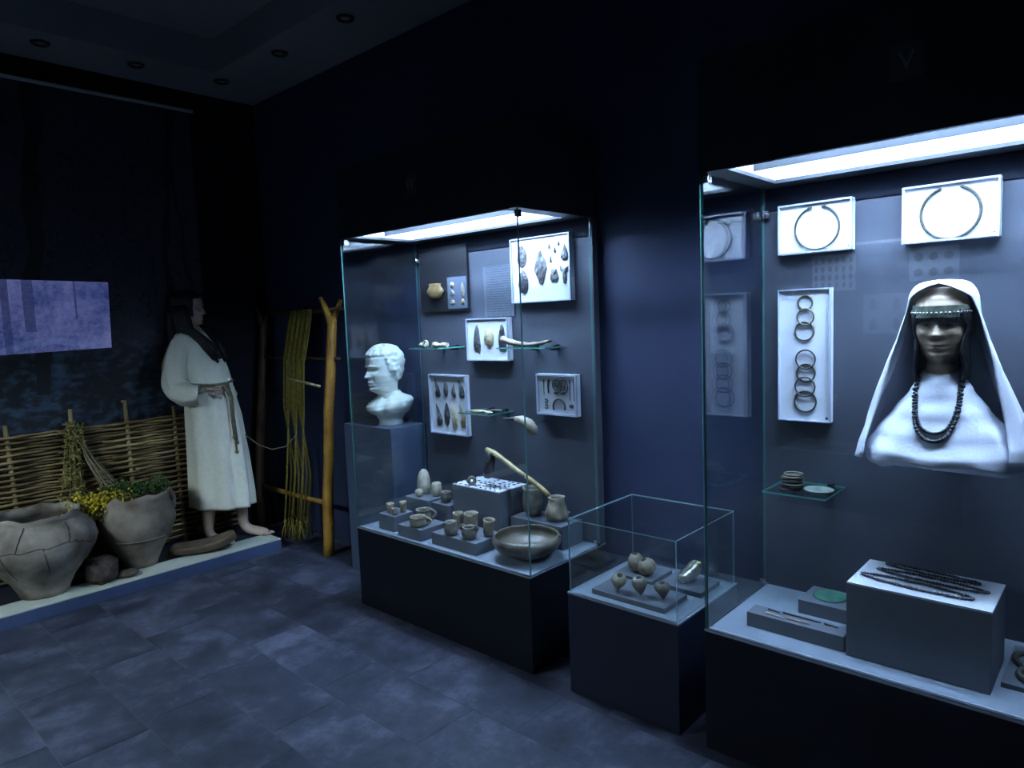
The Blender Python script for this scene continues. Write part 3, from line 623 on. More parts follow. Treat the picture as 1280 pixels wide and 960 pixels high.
# stones on the back-left block
def stone(name, c, rad, label, m, amp, seed, fr=1.5, cat='stone', sub=3):
    q = MB().blob(c, rad, sub, amp, seed, fr); zm = min(v[2] for v in q.v); zt = c[2]
    q.v = [(a, b, max(z, zm + .12 * rad[2]) ) for a, b, z in q.v]; zm = min(v[2] for v in q.v)
    q.v = [(a, b, z - zm + zt) for a, b, z in q.v]
    return tag(q.build(name, m, smooth=True), label, cat)
q = MB().lathe((2.43, 2.912, .5583), [(.030, 0), (.040, .008), (.041, .04), (.036, .08), (.026, .115), (.014, .132), (.002, .137)], 24, .15, 3)
tag(q.build('cone_stone', STONE, smooth=True), 'tall pale cone-shaped stone on the back block', 'stone')
stone('round_stone', (2.365, 2.880, .5583), (.024, .024, .0235), 'small pale stone ball on the back block', STONE, .06, 2)
q = MB().lathe((2.435, 2.815, .5583), [(.020, 0), (.028, .004), (.030, .035), (.029, .066), (.022, .073), (.004, .074)], 18, .18, 6)
tag(q.build('block_stone', STONE, smooth=True), 'stubby pale stone between the cone and the dark jar', 'stone')

# ------------------------------------------------------------------ vitrine contents
def slab(x0, x1, y0, y1, lb): return tag(MB().box(x0, x1, y0, y1, VB, VB + .020).build('display_plate', BLOCK, bevel=.0015), lb, 'display plate')
slab(2.136, 2.305, 1.250, 1.572, 'wide grey plate carrying three pointed vessels in the vitrine')
slab(2.330, 2.500, 1.422, 1.600, 'grey plate carrying two round vessels in the vitrine')
slab(2.342, 2.500, 1.212, 1.398, 'grey plate carrying the shiny shoe-shaped piece in the vitrine')
P_TIP = [(.06, 0), (.22, .2), (.42, .5), (.5, .72), (.40, .92), (.2, 1.0)]
P_BALL = [(.22, 0), (.42, .18), (.5, .45), (.46, .72), (.32, .92), (.15, 1.0)]
def vessel(x, y, W, H, prof, lb, m, ty, tx, seed):
    pr = [(r * W, z * H) for r, z in prof] + [(.10 * W, .93 * H), (.08 * W, .75 * H)]
    q = MB().lathe((0, 0, 0), pr, 24, .16, seed); q.xform(Matrix.Rotation(tx, 4, 'X') @ Matrix.Rotation(ty, 4, 'Y'))
    zm = min(v[2] for v in q.v); q.v = [(a + x, b + y, z - zm + VB + .0202) for a, b, z in q.v]
    hz = Vector((0, 0, .99 * H)); 
    t = thing('clay_vessel', (x, y, VB + .02), lb, 'vessel'); q.build('body', m, t, smooth=True)
    h = MB().lathe((0, 0, 0), [(.02 * W, 0), (.17 * W, .0005), (.17 * W, .002)], 16); h.xform(Matrix.Rotation(tx, 4, 'X') @ Matrix.Rotation(ty, 4, 'Y') @ Matrix.Translation((0, 0, .985 * H)))
    h.v = [(a + x, b + y, z - zm + VB + .0202) for a, b, z in h.v]; h.build('mouth', CRACK, t)
    return t
vessel(2.185, 1.485, .062, .074, P_TIP, 'tan pointed clay vessel near the left glass of the vitrine', CLAYT, -.25, .35, 1)
vessel(2.195, 1.385, .060, .074, P_TIP, 'pointed brown clay vessel in the middle of the wide plate', CLAYG, -.2, 0, 2)
vessel(2.215, 1.300, .062, .064, P_TIP, 'darkest pointed clay vessel at the right of the wide plate', CLAYD, -.1, 0, 3)
vessel(2.405, 1.535, .066, .074, P_BALL, 'upright tan round vessel on the rear plate of the vitrine', CLAYT, -.15, 0, 4)
vessel(2.395, 1.465, .072, .064, P_BALL, 'squat ribbed tan vessel on the rear plate of the vitrine', CLAYT, -.3, -.3, 5)
# shoe shaped glossy piece
st = thing('shoe_vessel', (2.42, 1.30, VB + .02), 'glossy brown shoe-shaped vessel with gold spot in the vitrine', 'vessel')
GLOSS = mat('glazed_brown', (.16, .14, .10), .18, col2=(.42, .40, .33), scale=25, metal=.5)
q = MB(); pts = [(2.362, 1.318, .455), (2.378, 1.316, .453), (2.400, 1.312, .456), (2.425, 1.305, .464), (2.448, 1.297, .478), (2.465, 1.29, .494), (2.472, 1.287, .505)]
q.tube(pts, [.008, .020, .026, .029, .031, .026, .014], 14); zm = min(v[2] for v in q.v); q.v = [(a, b, max(z, VB + .0205)) for a, b, z in q.v]
q.build('body', GLOSS, st, smooth=True)
MB().blob((2.452, 1.277, .506), (.010, .010, .006), 2, 0).build('gold_spot', mat('gold_spot', (.75, .65, .22), .3, metal=.4), st, smooth=True)

# ------------------------------------------------------------------ veil case contents
BT3 = BT
tag(MB().box(2.188, 2.435, .276, .648, BT3, .655).build('display_block', BLOCK, bevel=.002), 'large tall grey block carrying bead necklaces under the veiled bust', 'display block')
block(2.200, 2.275, .658, .970, BT3, .475, 'long low grey block carrying thin metal pins')
block(2.405, 2.560, .670, .872, BT3, .475, 'low grey block carrying the green disc')
block(2.255, 2.535, .02, .262, BT3, .440, 'flat grey block carrying two big metal rings beside the necklace block')
tag(MB().box(2.189, 2.434, .277, .647, .6552, .659).build('white_sheet', WHITE), 'plain white sheet under the bead necklaces', 'display sheet')
# necklaces: loops of beads lying flat
def necklace(pts, r, lb, seed):
    q = MB(); n = len(pts)
    t = thing('bead_necklace', pts[0], lb, 'necklace', 'bead necklaces on the white sheet')
    cum = 0
    P = [Vector(p) for p in pts]; L = 0; out = []
    step = r * 1.7; acc = 0
    for a, b in zip(P, P[1:] + P[:1]):
        d = (b - a).length; u = (step - acc) if acc else 0
        while u < d: out.append(a.lerp(b, u / d)); u += step
        acc = d - (u - step)
    qq = random.Random(seed)
    for p in out: q.blob((p.x, p.y, p.z), (r * qq.uniform(.8, 1.15),) * 3, 1, .15, seed)
    bs = q.build('beads', JETB, t); bs['kind'] = 'stuff'
    MB().tube(P, r * .35, 5, closed=True).build('string', INK, t)
    return t
lbs = ['loop of dark beads at the back edge of the white sheet', 'loop of dark beads in the middle of the white sheet', 'long loop of dark beads at the front edge of the white sheet']
for i, (xc, yc, lx, ly) in enumerate([(2.395, .462, .016, .128), (2.335, .452, .020, .150), (2.262, .478, .026, .148)]):
    pts = [(xc + lx * math.sin(a) + .012 * math.cos(a) + .004 * noise.noise(Vector((i * 5, a * 2, 0))), yc + ly * math.cos(a), .6642) for a in [k * 2 * PI / 60 for k in range(60)]]
    necklace(pts, .0050, lbs[i], i)
# pins on the long block
for i, (x0_, y0_, x1_, y1_, m, lb) in enumerate([(2.256, .917, 2.250, .876, BRONZE, 'short dark bronze pin at the left end of the long block'), (2.222, .912, 2.218, .852, BONE, 'pale bone pin at the front left of the long block'), (2.257, .867, 2.254, .744, BRONZE, 'longest dark pin along the back of the long block'), (2.222, .842, 2.222, .768, mat('copper', (.45, .24, .15), .4, metal=.4), 'copper-coloured pin at the front of the long block'), (2.254, .732, 2.249, .690, BRONZE, 'short dark pin at the right end of the long block')]):
    q = MB().tube([(x0_, y0_, .4787), (x0_ + (x1_ - x0_) * .3, y0_ + (y1_ - y0_) * .3, .4787), (x1_, y1_, .4777)], [.0035, .0028, .0015], 7)
    tag(q.build('metal_pin', m, smooth=True), lb, 'pin')
q = MB().lathe((2.490, .790, .4752), [(.045, 0), (.056, .001), (.057, .003), (.050, .005), (.02, .006), (.006, .008), (.001, .0082)], 36, .03)
tag(q.build('green_disc', PATINA, smooth=True), 'flat green patinated disc on the low block', 'disc')
for (x, y, r_, lb) in ((2.33, .175, .055, 'big metal ring at the front of the flat block'), (2.43, .19, .060, 'big metal ring at the back of the flat block')):
    q = MB().ring((x, y, .4478), r_, .0075, ax='z', n=36, m=8); tag(q.build('metal_ring', SILVER, smooth=True), lb, 'ring')
# stack of rings on the glass shelf, pale disc
rl = ['lowest', 'second', 'third', 'fourth', 'fifth', 'sixth', 'topmost']
zc = .8533
for i in range(7):
    rr = .0047 if i < 5 else .0036; tl = (0, .0, .0, .0, .0, .0, .0)[i]
    zc += rr
    q = MB().ring((2.455 + .006 * math.sin(i * 2.1), .910 + .006 * math.cos(i * 1.7), zc), .034 - .0006 * i, rr, ax='z', n=30, m=7)
    q.v = [(a, b, c_) for a, b, c_ in q.v]
    zc += rr + .0035 * 0
    tag(q.build('bracelet', [BRONZE, BRONZEL][i > 3], smooth=True), ('%s bronze bracelet of the stack on the glass shelf' % rl[i]) if i in (0, 6) else '%s bronze bracelet from the bottom of the stack on the glass shelf' % rl[i], 'bracelet', 'stack of bracelets')
q = MB().lathe((2.495, .832, .8533), [(.036, 0), (.050, .002), (.051, .004), (.046, .0055), (.01, .006), (.001, .006)], 32, .06)
tag(q.build('pale_disc', VERDI, smooth=True), 'pale verdigris disc lying on the glass shelf', 'disc')

# ------------------------------------------------------------------ heads
def interp(tab, h):
    if h <= tab[0][0]: return tab[0][1:]
    for a, b in zip(tab, tab[1:]):
        if h <= b[0]:
            u = (h - a[0]) / (b[0] - a[0]); u = u * u * (3 - 2 * u) * .5 + u * .5
            return tuple(x + (y - x) * u for x, y in zip(a[1:], b[1:]))
    return tab[-1][1:]
HEADT = [(-.62, .15, .33, .28), (-.35, .135, .30, .225), (-.10, .165, .285, .225), (-.04, .26, .28, .23), (.015, .355, .275, .24), (.07, .385, .27, .255), (.15, .39, .29, .275), (.25, .395, .33, .30), (.38, .39, .39, .322), (.5, .385, .43, .335), (.62, .40, .455, .342), (.74, .39, .455, .338), (.85, .335, .42, .305), (.92, .26, .355, .25), (.965, .175, .265, .18), (.99, .09, .15, .10), (1.0, .01, .02, .01)]
def G(x, s): return math.exp(-(x / s) ** 2)
def sstep(a, b, x):
    t = max(0, min(1, (x - a) / (b - a))); return t * t * (3 - 2 * t)
def head_point(h, a, male=False, ears=True, hair=0.0, neck=1.0):
    f, b, wd = interp(HEADT, h)
    if h < .02: wd *= neck; b *= neck ** .5
    c_, s_ = math.cos(a), math.sin(a); sg = 1 if s_ > 0 else -1
    x = (f if c_ > 0 else b) * (abs(c_) ** .9) * (1 if c_ > 0 else -1); y = wd * (abs(s_) ** .92) * sg
    if c_ > 0 and h > -.08: y *= 1 - (.52 if not male else .38) * (1 - sstep(-.02, .36, h)) * c_
    if c_ > 0 and h > -.02:
        d = 0; k = min(1, c_ * 3); t = (.54 - h) / .20
        if -.2 < t < 1.25:
            amp = (.022 + .10 * max(0, min(1, t))) * (1 if t <= 1 else max(0, 1 - (t - 1) / .25)) * min(1, (t + .2) / .4)
            d += amp * G(y, .038 + .022 * max(0, t))
        d += .038 * (G(y - .052, .028) + G(y + .052, .028)) * G(h - .355, .028)
        d += (.040 * G(h - .215, .022) + .040 * G(h - .163, .026)) * G(y, .085) - .030 * G(h - .19, .010) * G(y, .10)
        d += .035 * G(y, .09) * G(h - .055, .045) - .025 * G(y, .12) * G(h - .112, .022)
        for e in (-1, 1):
            d -= .075 * G(y - e * .145, .080) * G(h - .495, .050)
            d += .042 * G(y - e * .145, .048) * G(h - .49, .028) - .014 * G(y - e * .145, .05) * G(h - .485, .007)
            d += .022 * G(y - e * .20, .08) * G(h - .37, .06)
            if male: d -= .018 * (G(y - e * (.11 + (.33 - h) * .25), .022)) * G(h - .26, .07)
        d += (.040 if male else .020) * G(h - .575, .03) * G(abs(y) - .13, .12)
        x += d * k
    if ears and abs(s_) > .55:
        e = G(x + .03, .05) * G(h - .43, .085)
        y += (.075 * e - .045 * G(x + .02, .02) * G(h - .43, .04)) * sg
        x -= .03 * e
    if hair > 0:
        hl = .80 if c_ > .35 else (.80 - .38 * sstep(.35, .05, c_) if c_ > .05 else .42 - .22 * sstep(.05, -.5, c_))
        g = hair * sstep(hl - .02, hl + .04, h) * (1 + .9 * noise.noise(Vector((c_ * 6, s_ * 6, h * 11))))
        L_ = math.hypot(x, y) + 1e-6; top = sstep(.8, 1.0, h)
        x += g * x / L_ * (1 - top); y += g * y / L_ * (1 - top); h += g * top
    return x, y, h
def head_mesh(mb, hs, M, z0=-.6, male=False, n=80, rows=100, ears=True, hair=0.0, neck=1.0):
    rr = []
    for i in range(rows + 1):
        h = z0 + (1 - z0) * (1 - (1 - i / rows) ** 1.15)
        rr.append([tuple(M @ (Vector(head_point(h, 2 * PI * j / n, male, ears, hair, neck)) * hs)) for j in range(n)])
    mb.grid(rr, True); k = len(mb.v)
    mb.f.append(tuple(range(k - n, k))); mb.m.append(0)
    return mb
# plaster bust on its plinth
tag(MB().box(2.385, 2.642, 3.125, 3.585, 0, .905).build('plinth', PLINTH, bevel=.003), 'tall blue-grey plinth carrying the plaster bust', 'plinth')
bc = Vector((2.510, 3.285, .9055)); hs = .258
ang = R(172)
M = Matrix.Translation((bc.x - .012, bc.y + .012, bc.z + .205)) @ Matrix.Rotation(ang, 4, 'Z') @ Matrix.Rotation(R(3), 4, 'Y')
bt = thing('plaster_bust', bc, 'white plaster bust of a man turned aside on blue plinth', 'bust')
q = head_mesh(MB(), hs, M, z0=-.40, male=True, hair=.045, n=96, rows=120)
rows = []
TB = [(0, .062, .066, .078), (.03, .060, .066, .076), (.055, .072, .070, .092), (.075, .098, .076, .128), (.10, .110, .080, .152), (.125, .104, .082, .163), (.145, .082, .082, .150), (.162, .060, .081, .112), (.18, .043, .080, .075), (.20, .035, .079, .060)]
for zz in [i * .20 / 30 for i in range(31)]:
    f, b, wd = interp(TB, zz); row = []
    for j in range(64):
        a = 2 * PI * j / 64; c_, s_ = math.cos(a), math.sin(a); sg = 1 if s_ > 0 else -1
        x = (f if c_ > 0 else b) * abs(c_) ** .8 * (1 if c_ > 0 else -1) - .008; y = wd * abs(s_) ** .85 * sg
        if c_ > 0:
            x += .014 * G(abs(y) - .05, .035) * G(zz - .09, .03) - .014 * G(y, .016) * G(zz - .11, .05)
            x += .010 * G(abs(y) - .05 + (zz - .14) * .8, .010) * G(zz - .15, .03)          # collar bones
        z2 = zz + (.020 * (y / .16) * sstep(.05, .12, zz) * (1 - sstep(.15, .2, zz)))
        x += .004 * noise.noise(Vector((x * 20, y * 20, zz * 20)))
        row.append(tuple(Matrix.Translation(bc) @ Matrix.Rotation(ang + R(38), 4, 'Z') @ Vector((x, y * .88, z2))))
    rows.append(row)
k0 = len(q.v); q.grid(rows, True); q.f.append(tuple(range(k0 + 63, k0 - 1, -1))); q.m.append(0)
q.build('figure', PLASTER, bt, smooth=True)

# veiled mannequin bust
vb = Vector((2.375, .440, 1.03)); vh = .205; va = R(181)
MV = Matrix.Translation((vb.x - .01, vb.y, 1.338)) @ Matrix.Rotation(va, 4, 'Z') @ Matrix.Rotation(R(2), 4, 'Y')
VT = thing('veiled_bust', (vb.x, vb.y, 1.02), 'female mannequin bust in white veil with headband and dark necklace', 'mannequin')
q = head_mesh(MB(), vh, MV, z0=-.62, neck=.86)
hd = q.build('head', SKIN2, VT, smooth=True)
def surf(h, a, g, hs_=vh): 
    x, y, hh = head_point(h, a, ears=False); return MV @ Vector((x * g * hs_, y * g * hs_, hh * hs_))
for e in (-1, 1):          # painted eyes and brows
    q = MB(); p = MV @ Vector((.352 * vh, e * .145 * vh, .488 * vh)); q.blob(p, (.005, .0095, .0040), 2, 0); q.build('eye', INK, hd, smooth=True)
    q = MB().tube([surf(.555, e * .20, 1.005), surf(.572, e * .36, 1.006), surf(.566, e * .56, 1.004)], [.0014, .0022, .0012], 6); q.build('brow', HAIR, hd, smooth=True)
LIPM = mat('lips', (.24, .10, .075), .4)
for z_, t_ in ((.207, .0030), (.173, .0036)):
    MB().tube([surf(z_ - (.004 if z_ < .19 else -.004) * 0, a, 1.0) for a in (-.24, -.12, 0, .12, .24)], [.0008, t_, t_ * .9, t_, .0008], 6).build('lip', LIPM, hd, smooth=True)
rows = []                   # dark hair framing the face
for i in range(24):
    h = -.30 + 1.0 * i / 23; row = []
    for j in range(48):
        a0 = 1.02 + .10 * math.sin(i * .5) - .16 * sstep(.45, .62, h); a = a0 + (2 * PI - 2 * a0) * j / 47
        x, y, hh = head_point(max(h, .28), a, ears=False); g = 1.06 + .04 * (1 - sstep(.0, .4, h)) + .012 * math.sin(j * 2.1)
        row.append(tuple(MV @ Vector((x * g * vh, y * g * vh, h * vh))))
    rows.append(row)
o = MB().grid(rows).build('hair', HAIR, VT, smooth=True); sm = o.modifiers.new('thick', 'SOLIDIFY'); sm.thickness = .006; sm.offset = 0
q = MB(); rows = []         # headband
for z_, g in ((.590, 1.045), (.590, 1.085), (.755, 1.085), (.755, 1.045)):
    rows.append([tuple(surf(z_, j * 2 * PI / 56, g)) for j in range(56)])
hb = q.grid(rows + rows[:1], True).build('headband', BAND, VT, smooth=False)
q = MB()
for j in range(21):
    a = -1.35 + 2.7 * j / 20; q.blob(surf(.655, a, 1.095), (.0035, .0042, .0042), 1, 0)
q.build('headband_studs', SILVER, hb, smooth=True)['kind'] = 'stuff'
q = MB()
for j in range(34):         # dark bangs under the band, longer towards the temples
    a = -1.25 + 2.5 * j / 33; l = .045 + .085 * (abs(a) / 1.25) ** 1.5 + .020 * abs(math.sin(j * 2.3))
    q.tube([surf(.60, a, 1.05), surf(.60 - l * .6, a, 1.045), surf(.60 - l, a * 1.03, 1.03)], [.0052, .0042, .0012], 5)
q.build('fringe', HAIR, VT)['kind'] = 'stuff'
# chest cloth
rows = []
CT = [(.0, .045, .060, .050), (.02, .056, .066, .060), (.06, .074, .084, .082), (.12, .095, .102, .125), (.18, .120, .115, .170), (.235, .142, .125, .204), (.262, .142, .12, .208), (.278, .098, .10, .178)]
def chest(zz, a):
    f, b, wd = interp(CT, zz); c_, s_ = math.cos(a), math.sin(a); k = sstep(.02, .16, zz)
    fold = 1 + k * (.06 * noise.noise(Vector((c_ * 2.0, s_ * 2.6, zz * 9 + 3))) + .018 * math.sin(a * 8 + zz * 30))
    sag = .003 * G(s_, .35) * math.sin(zz * 70) * (1 - k) if c_ > 0 else 0      # cowl folds under the neck
    bz = .016 * math.sin(a * 3.3 + .6) * sstep(.21, .278, zz)
    return MV @ Vector((((f if c_ > 0 else b) * fold + sag) * c_, wd * fold * s_, -.040 - zz - .012 * c_ + bz))
for zz in [i * .278 / 36 for i in range(37)]: rows.append([tuple(chest(zz, 2 * PI * j / 84)) for j in range(84)])
q = MB().grid(rows, True); q.f.append(tuple(range(84))); q.f.append(tuple(range(36 * 84, 37 * 84))); q.m += [0, 0]
q.build('chest_cloth', VEIL, VT, smooth=True)
# veil: from hairline over the crown, down to both sides
rows = []
def vt_prof(u):             # u 0 crown .. 1 hem : z, front, back, halfwidth, opening angle
    T = [(0, .224, .015, .02, .015, 0), (.03, .220, .052, .070, .046, .02), (.05, .216, .066, .084, .058, .02), (.07, .210, .078, .096, .068, .33), (.082, .205, .086, .099, .072, .47), (.095, .198, .092, .104, .077, .62), (.115, .188, .090, .107, .082, .82), (.14, .176, .082, .110, .086, 1.0), (.26, .125, .048, .118, .092, 1.20), (.42, .05, .046, .122, .112, 1.14), (.60, -.05, .066, .128, .150, 1.02), (.80, -.17, .100, .130, .196, .94), (.94, -.26, .130, .13, .226, .86), (1.0, -.305, .136, .128, .234, .82)]
    return interp(T, u)
NV = 120
for i in range(61):
    u = i / 60; z_, f, b, wd, op = vt_prof(u); row = []
    for j in range(NV + 1):
        a = op + (2 * PI - 2 * op) * j / NV; c_, s_ = math.cos(a), math.sin(a)
        e = min(j, NV - j) / NV; k = sstep(.1, .7, u)
        fold = 1 + k * (.050 * math.sin(a * 10 + 3 * u) + .10 * noise.noise(Vector((c_ * 3.2, s_ * 3.2, u * 1.2 + 7)))) + .09 * G(e - .015, .035) * sstep(.05, .4, u) - .07 * G(e - .085, .035) * sstep(.1, .5, u)
        sag = -.016 * math.sin(a * 4 + 1) * sstep(.85, 1, u)
        row.append(tuple(MV @ Vector(((f if c_ > 0 else b) * fold * c_ - .008, wd * fold * s_, z_ + sag))))
    rows.append(row)
vo = MB().grid(rows).build('veil', VEIL, VT, smooth=True)
sm = vo.modifiers.new('thick', 'SOLIDIFY'); sm.thickness = .003; sm.offset = 1
# bead necklace of the bust, two strands
nk = None
for st_i, (drop, half, r_, nm) in enumerate(((.168, .060, .0060, 'necklace'), (.146, .055, .0044, 'inner_strand'))):
    q = MB()
    for i in range(71):
        u = -1 + 2 * i / 70; y = half * math.sin(u * PI / 2) * (1 - .10 * abs(u) ** 4); z_ = -.062 - drop * (1 - abs(u) ** 2.4)
        zz = max(0, -.040 - z_ - .010); f, b, wd = interp(CT, zz); a = math.asin(max(-.95, min(.95, y / wd)))
        p = chest(zz, a); nrm = Vector((math.cos(a), math.sin(a), .25)); p = p + (MV.to_3x3() @ nrm) * r_ * 1.0
        q.blob(p, (r_ * (1 + .2 * math.sin(i * 2.7)),) * 3, 1, .2, i)
    o = q.build(nm, JETB, nk or VT, smooth=True); o['kind'] = 'stuff'
    nk = nk or o
# bracket carrying the bust
MB().box(2.40, 2.60, .415, .465, 1.026, 1.038).box(2.40, 2.44, .415, .465, 1.034, 1.10).build('wall_bracket', BLACKM, VT)

# ------------------------------------------------------------------ back scene: platform, banner, projection
pl = thing('platform', (.40, 4.58, 0), 'low platform with blue edge and cream front strip along back wall', 'platform')
PX0, PX1, PY0, PH = -1.0, 2.30, 4.285, .075
MB().box(PX0, PX1, PY0, 4.895, .0002, PH - .006).build('body', BLUEP, pl, bevel=.002)
MB().box(PX0, PX1, PY0, PY0 + .19, PH - .006, PH).build('front_strip', CREAM, pl)
MB().box(PX0, PX1, PY0 + .19, 4.895, PH - .006, PH).build('rear_top', NAVY, pl)
def banner_mat():
    m = bpy.data.materials.new('forest_print'); m.use_nodes = True; nt = m.node_tree; b = nt.nodes['Principled BSDF']; b.inputs['Roughness'].default_value = .6
    tc = nt.nodes.new('ShaderNodeTexCoord'); sp = nt.nodes.new('ShaderNodeSeparateXYZ'); nt.links.new(tc.outputs['Object'], sp.inputs[0])
    def M(op, a, b_=None, c_=None):
        n = nt.nodes.new('ShaderNodeMath'); n.operation = op
        for i, v in enumerate((a, b_, c_)):
            if v is None: continue
            if isinstance(v, (int, float)): n.inputs[i].default_value = v
            else: nt.links.new(v, n.inputs[i])
        return n.outputs[0]
    def N(sc, det=6, vec=None):
        n = nt.nodes.new('ShaderNodeTexNoise'); n.inputs['Scale'].default_value = sc; n.inputs['Detail'].default_value = det
        nt.links.new(vec or tc.outputs['Object'], n.inputs['Vector']); return n.outputs['Fac']
    x, z = sp.outputs['X'], sp.outputs['Z']
    wob = M('MULTIPLY', M('SUBTRACT', N(2.2, 3), .5), .22)
    def trunk(x0, lean, w0):
        cx = M('ADD', M('MULTIPLY_ADD', z, lean, x0), wob)
        return M('LESS_THAN', M('ABSOLUTE', M('SUBTRACT', x, cx)), w0)
    tr = None
    for a in ((-.60, .0, .035), (-.40, .05, .045), (.28, .10, .018), (-1.3, .03, .05), (-1.0, -.04, .03), (.6, -.05, .012)):
        t_ = trunk(*a); tr = t_ if tr is None else M('MAXIMUM', tr, t_)
    br = M('LESS_THAN', M('ABSOLUTE', M('SUBTRACT', N(3.5, 3),   .5)), .005)
    br2 = M('LESS_THAN', M('ABSOLUTE', M('SUBTRACT', N(6.5, 3), .52)), .006)
    up_ = M('GREATER_THAN', z, 1.0)
    br = M('MULTIPLY', M('MAXIMUM', br, br2), up_)
    dark = M('MAXIMUM', M('MULTIPLY', tr, M('GREATER_THAN', z, .55)), br)
    sky = nt.nodes.new('ShaderNodeMix'); sky.data_type = 'RGBA'; sky.inputs[6].default_value = (.022, .021, .034, 1); sky.inputs[7].default_value = (.060, .054, .088, 1)
    nt.links.new(N(1.6, 4), sky.inputs[0])
    mp = nt.nodes.new('ShaderNodeMapping'); mp.inputs['Scale'].default_value = (1, 1, 1.7); nt.links.new(tc.outputs['Object'], mp.inputs[0])
    gr = nt.nodes.new('ShaderNodeValToRGB'); e = gr.color_ramp.elements; e[0].position = .48; e[0].color = (.004, .006, .010, 1); e[1].position = .78; e[1].color = (.085, .15, .25, 1)
    nt.links.new(M('ADD', M('MULTIPLY', N(13, 10, mp.outputs[0]), .6), M('MULTIPLY', N(2.6, 3), .4)), gr.inputs['Fac'])
    g = nt.nodes.new('ShaderNodeMix'); g.data_type = 'RGBA'
    sm_ = nt.nodes.new('ShaderNodeMapRange'); sm_.inputs['From Min'].default_value = .75; sm_.inputs['From Max'].default_value = 1.0; nt.links.new(z, sm_.inputs['Value'])
    nt.links.new(sm_.outputs[0], g.inputs[0]); nt.links.new(gr.outputs[0], g.inputs[6]); nt.links.new(sky.outputs[2], g.inputs[7])
    o = nt.nodes.new('ShaderNodeMix'); o.data_type = 'RGBA'; nt.links.new(dark, o.inputs[0]); nt.links.new(g.outputs[2], o.inputs[6]); o.inputs[7].default_value = (.006, .006, .009, 1)
    nt.links.new(o.outputs[2], b.inputs['Base Color']); return m
bn = thing('forest_banner', (1.52, 4.885, .60), 'dark printed banner of bare forest trees hung on the back wall', 'banner')
MB().box(-.9, 2.165, 4.881, 4.889, .60, 2.985).build('print', banner_mat(), bn)
MB().tube([(-.93, 4.878, 2.995), (2.19, 4.878, 2.995)], .012, 10).build('top_rail', mat('rail_grey', (.55, .57, .62), .4), bn)
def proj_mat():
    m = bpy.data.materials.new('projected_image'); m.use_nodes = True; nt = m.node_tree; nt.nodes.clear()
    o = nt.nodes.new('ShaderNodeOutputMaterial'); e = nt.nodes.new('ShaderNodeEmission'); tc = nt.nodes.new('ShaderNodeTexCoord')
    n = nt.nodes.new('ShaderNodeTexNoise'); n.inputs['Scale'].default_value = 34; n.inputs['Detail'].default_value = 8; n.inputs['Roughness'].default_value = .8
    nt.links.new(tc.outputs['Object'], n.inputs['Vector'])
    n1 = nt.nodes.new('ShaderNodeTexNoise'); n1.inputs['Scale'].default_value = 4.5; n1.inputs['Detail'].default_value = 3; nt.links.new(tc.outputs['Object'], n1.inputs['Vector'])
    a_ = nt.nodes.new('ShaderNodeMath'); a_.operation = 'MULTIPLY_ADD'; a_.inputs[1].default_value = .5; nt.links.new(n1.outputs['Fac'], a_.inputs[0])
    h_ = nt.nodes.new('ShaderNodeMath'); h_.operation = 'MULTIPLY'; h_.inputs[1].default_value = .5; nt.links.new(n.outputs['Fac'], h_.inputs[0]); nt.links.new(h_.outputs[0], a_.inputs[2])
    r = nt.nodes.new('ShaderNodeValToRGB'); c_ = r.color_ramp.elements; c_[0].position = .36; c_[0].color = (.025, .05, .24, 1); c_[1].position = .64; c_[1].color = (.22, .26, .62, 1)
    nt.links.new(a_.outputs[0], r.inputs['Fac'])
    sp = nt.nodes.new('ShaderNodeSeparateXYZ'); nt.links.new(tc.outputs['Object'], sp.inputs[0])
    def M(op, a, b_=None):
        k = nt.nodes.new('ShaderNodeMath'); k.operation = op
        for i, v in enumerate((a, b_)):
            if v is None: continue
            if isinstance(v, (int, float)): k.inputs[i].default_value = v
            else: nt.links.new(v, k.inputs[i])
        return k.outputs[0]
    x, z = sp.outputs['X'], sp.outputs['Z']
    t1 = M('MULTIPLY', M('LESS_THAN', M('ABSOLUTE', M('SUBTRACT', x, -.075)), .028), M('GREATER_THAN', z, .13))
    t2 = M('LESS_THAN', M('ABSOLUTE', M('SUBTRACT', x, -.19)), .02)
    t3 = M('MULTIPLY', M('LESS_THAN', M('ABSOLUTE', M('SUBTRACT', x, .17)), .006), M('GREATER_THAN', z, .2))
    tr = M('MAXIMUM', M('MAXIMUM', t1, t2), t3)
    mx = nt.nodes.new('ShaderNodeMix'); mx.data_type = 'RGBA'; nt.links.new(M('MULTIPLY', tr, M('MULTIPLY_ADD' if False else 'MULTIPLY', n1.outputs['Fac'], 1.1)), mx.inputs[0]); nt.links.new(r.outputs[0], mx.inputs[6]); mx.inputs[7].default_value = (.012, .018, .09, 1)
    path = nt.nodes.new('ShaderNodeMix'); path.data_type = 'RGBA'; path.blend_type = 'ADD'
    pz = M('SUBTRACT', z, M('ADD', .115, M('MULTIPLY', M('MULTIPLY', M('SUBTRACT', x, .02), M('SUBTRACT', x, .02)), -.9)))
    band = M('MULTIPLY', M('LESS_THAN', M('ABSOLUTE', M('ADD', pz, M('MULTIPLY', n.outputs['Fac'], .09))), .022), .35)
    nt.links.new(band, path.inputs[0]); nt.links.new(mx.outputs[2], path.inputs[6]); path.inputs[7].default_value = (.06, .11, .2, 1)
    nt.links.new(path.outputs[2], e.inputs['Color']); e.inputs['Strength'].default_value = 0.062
    nt.links.new(e.outputs[0], o.inputs[0]); return m
